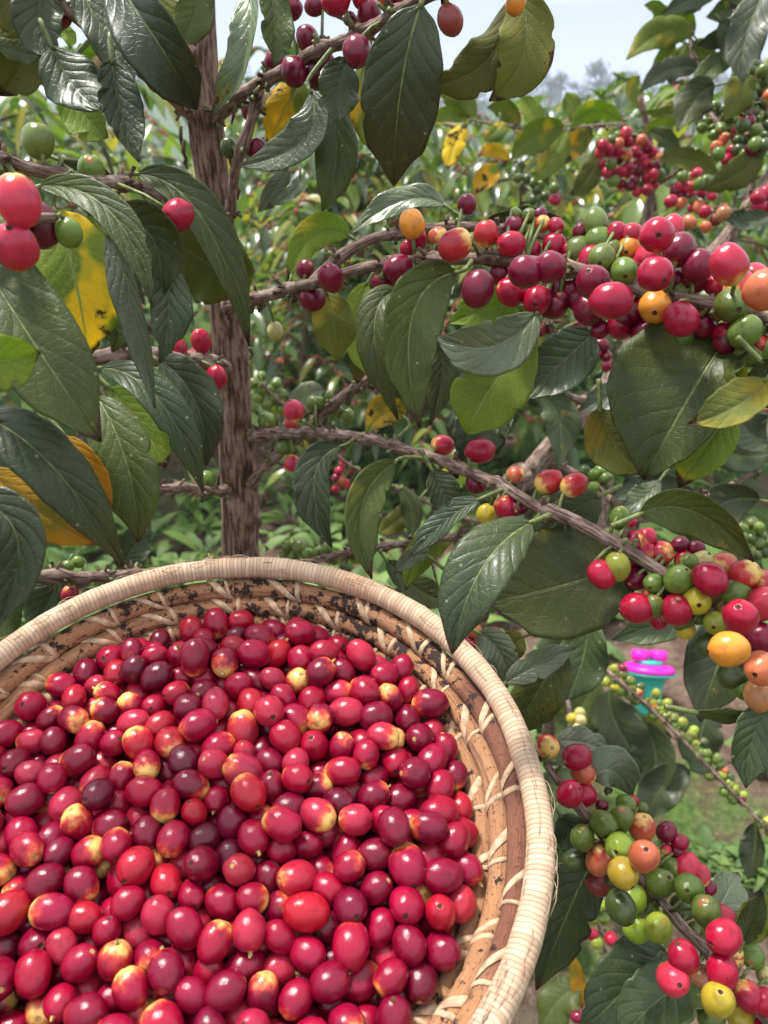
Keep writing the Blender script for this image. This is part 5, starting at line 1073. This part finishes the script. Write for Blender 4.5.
# --- lower right background shrub with the long thin branch of small green cherries
fbase = Vector((P(560, 560, 1.5).x + .05, P(560, 560, 1.5).y + .1, 0)); fbase.z = ground_z(fbase.x, fbase.y) - .02
thin = empty('coffee_tree', fbase, 'low coffee tree behind the basket rim with a long thin branch of small green cherries', 'coffee tree')
mb = MB(fbase); p, r = spline([(P(540, 520, 1.45), .007), (P(556, 600, 1.45), .010), (fbase, .018)], .02); mb.tube(p, r, 12, bump=.15); mb.build('trunk', M_TWIG, thin)
line = []
rg = random.Random(31)
for i in range(74):
    t = rg.random(); x = 600 + 168 * t; y = 668 + 165 * t - 20 * math.sin(t * 3.1); line.append(f'{x + rg.uniform(-9, 9):.0f} {y + rg.uniform(-9, 9):.0f} {rg.uniform(8.5, 11.5):.1f} {rg.choices(("g", "yg", "dg", "po", "d", "y"), (7, 4, 2, 1, .6, 1))[0]}')
limb_far(thin, [(548, 560, 1.45, 4), (575, 620, 1.30, 3.4), (606, 668, 1.10, 3), (650, 708, 1.08, 2.6), (694, 752, 1.06, 2.2), (770, 832, 1.04, 1.8)],
 ';'.join(line), '''
610 690 620 730 660 780 52 1.3900000000000001 D
640 720 655 760 640 800 44 1.38 D
600 680 580 720 590 760 50 1.42 M
690 770 660 790 650 820 40 1.3599999999999999 D
610 735 640 732 672 738 36 1.4 O
720 700 700 740 720 780 44 1.3399999999999999 D
755 822 754 850 748 880 24 1.1 D
580 640 560 660 545 700 56 1.3 D
''')
limb_far(thin, [(560, 640, 1.42, 4), (575, 760, 1.25, 3.4), (590, 880, 1.15, 3), (605, 960, 1.1, 2.6), (590, 1030, 1.08, 2.2)],
 cluster(0, 596, 912, 20, 14, 9, 12, {'g': 5, 'yg': 3}, 33) + ';593 935 13 r;611 939 14 r;597 943 12 yg;616 958 10 r;577 1017 13 d;' + cluster(0, 578, 930, 12, 20, 7, 11, {'g': 5, 'dg': 2}, 34) + ';' + cluster(0, 580, 720, 10, 8, 4, 11, {'c': 3, 'y': 2}, 35), '''
572 955 578 980 582 1010 16 1.1 A
590 790 560 800 540 850 50 1.2 D
600 850 590 880 560 900 50 1.2 D
640 860 620 880 600 905 44 1.15 S
580 990 560 1000 540 1030 40 1.1 M
''')

limb_far(thin, [(545, 535, 1.44, 4), (470, 520, 1.25, 3), (400, 490, 1.08, 2.6), (345, 462, 1.0, 2.2), (300, 420, .95, 2), (262, 385, .92, 1.6)],
 '344 464 9 r;339 471 10 r;350 471 9 r;341 480 11 po;336 489 9 r;346 484 9 p;335 478 8 d;253 383 11 g;263 389 12 g;274 398 13 g;267 404 13 g;258 398 11 g;270 390 12 g;262 376 10 g;276 384 11 g;282 394 11 g;281 408 11 g', '''
400 488 412 510 408 540 22 1.05 M
360 470 372 500 366 530 26 1.0 D
330 450 318 436 300 432 22 .98 M
290 412 306 396 326 390 26 .94 S
440 505 450 480 470 462 26 1.1 G
420 498 398 520 376 534 22 1.06 O
''')

# ------------------------------------------------------------------ teal cup with pink lid
def plastic(name, col):
    t = NT(name); n = t.noise(t.n('ShaderNodeTexCoord').outputs['Object'], 40, 3)
    c = t.mix(t.step(n, .45, .75), c4(col), c4([x * .75 + .02 for x in col]))
    return t.out(t.n('ShaderNodeBsdfPrincipled', {'Base Color': c, 'Roughness': .38}).outputs[0])
M_TEAL, M_PINK = plastic('teal_plastic', (.03, .42, .33)), plastic('pink_plastic', (.85, .012, .48))
def lathe(mb, prof, seg=40, c=(0, 0)):
    V = []; Fc = []
    for r, z in prof:
        for k in range(seg): a = 2 * math.pi * k / seg; V.append((c[0] + r * math.cos(a), c[1] + r * math.sin(a), z))
    for i in range(len(prof) - 1):
        for k in range(seg): a = i * seg + k; b = i * seg + (k + 1) % seg; Fc.append((a, b, b + seg, a + seg))
    mb.add(V, Fc)
ray = P(646, 716, 1.0) - CAM; gp = CAM + ray * (-H / ray.z); gz = ground_z(gp.x, gp.y)
cup = empty('plastic_jug', (gp.x, gp.y, gz), 'teal plastic jug with flared rim and hot pink lid standing on the soil', 'jug')
cup.rotation_euler = (R(-27), R(5), 0.05); cup.scale = (.72, .72, .72); ht = .15; mb = MB()
lathe(mb, [(0, 0), (.042, 0), (.047, .01), (.050, ht * .6), (.058, ht * .82), (.082, ht * .93), (.094, ht * .96), (.094, ht * .985), (.086, ht * .985), (.05, ht * .8), (0, ht * .79)]); mb.build('body', M_TEAL, cup)
lm_ = MB(); lathe(lm_, [(.0, ht * .99), (.084, ht * .99), (.09, ht + .002), (.088, ht + .016), (.072, ht + .024), (.045, ht + .027), (0, ht + .028)]); lid = lm_.build('lid', M_PINK, cup)
nk = MB(); lathe(nk, [(0, ht + .026), (.05, ht + .027), (.046, ht + .040), (0, ht + .041)], 32); nk.build('collar', M_TEAL, cup)
for sx in (-1, 1):
    kb = MB(); lathe(kb, [(.0, ht + .039), (.028, ht + .040), (.031, ht + .052), (.031, ht + .068), (.026, ht + .074), (0, ht + .070)], 24, (.034 * sx, 0)); kb.build('handle', M_PINK, cup)

# ------------------------------------------------------------------ haze
hz = bpy.data.meshes.new('haze'); bm = bmesh.new(); bmesh.ops.create_cube(bm, size=1); bm.to_mesh(hz); bm.free()
ho = bpy.data.objects.new('haze', hz); COL.objects.link(ho)
ho.scale = (900, 900, 40); ho.location = (0, 0, 15)
m = bpy.data.materials.new('thin_haze'); m.use_nodes = True; m.node_tree.nodes.clear()
v = m.node_tree.nodes.new('ShaderNodeVolumePrincipled'); v.inputs['Color'].default_value = (.80, .87, 1, 1); v.inputs['Density'].default_value = .0028; v.inputs['Anisotropy'].default_value = .2
om = m.node_tree.nodes.new('ShaderNodeOutputMaterial'); m.node_tree.links.new(v.outputs[0], om.inputs['Volume']); hz.materials.append(m); tag(ho, kind='stuff')
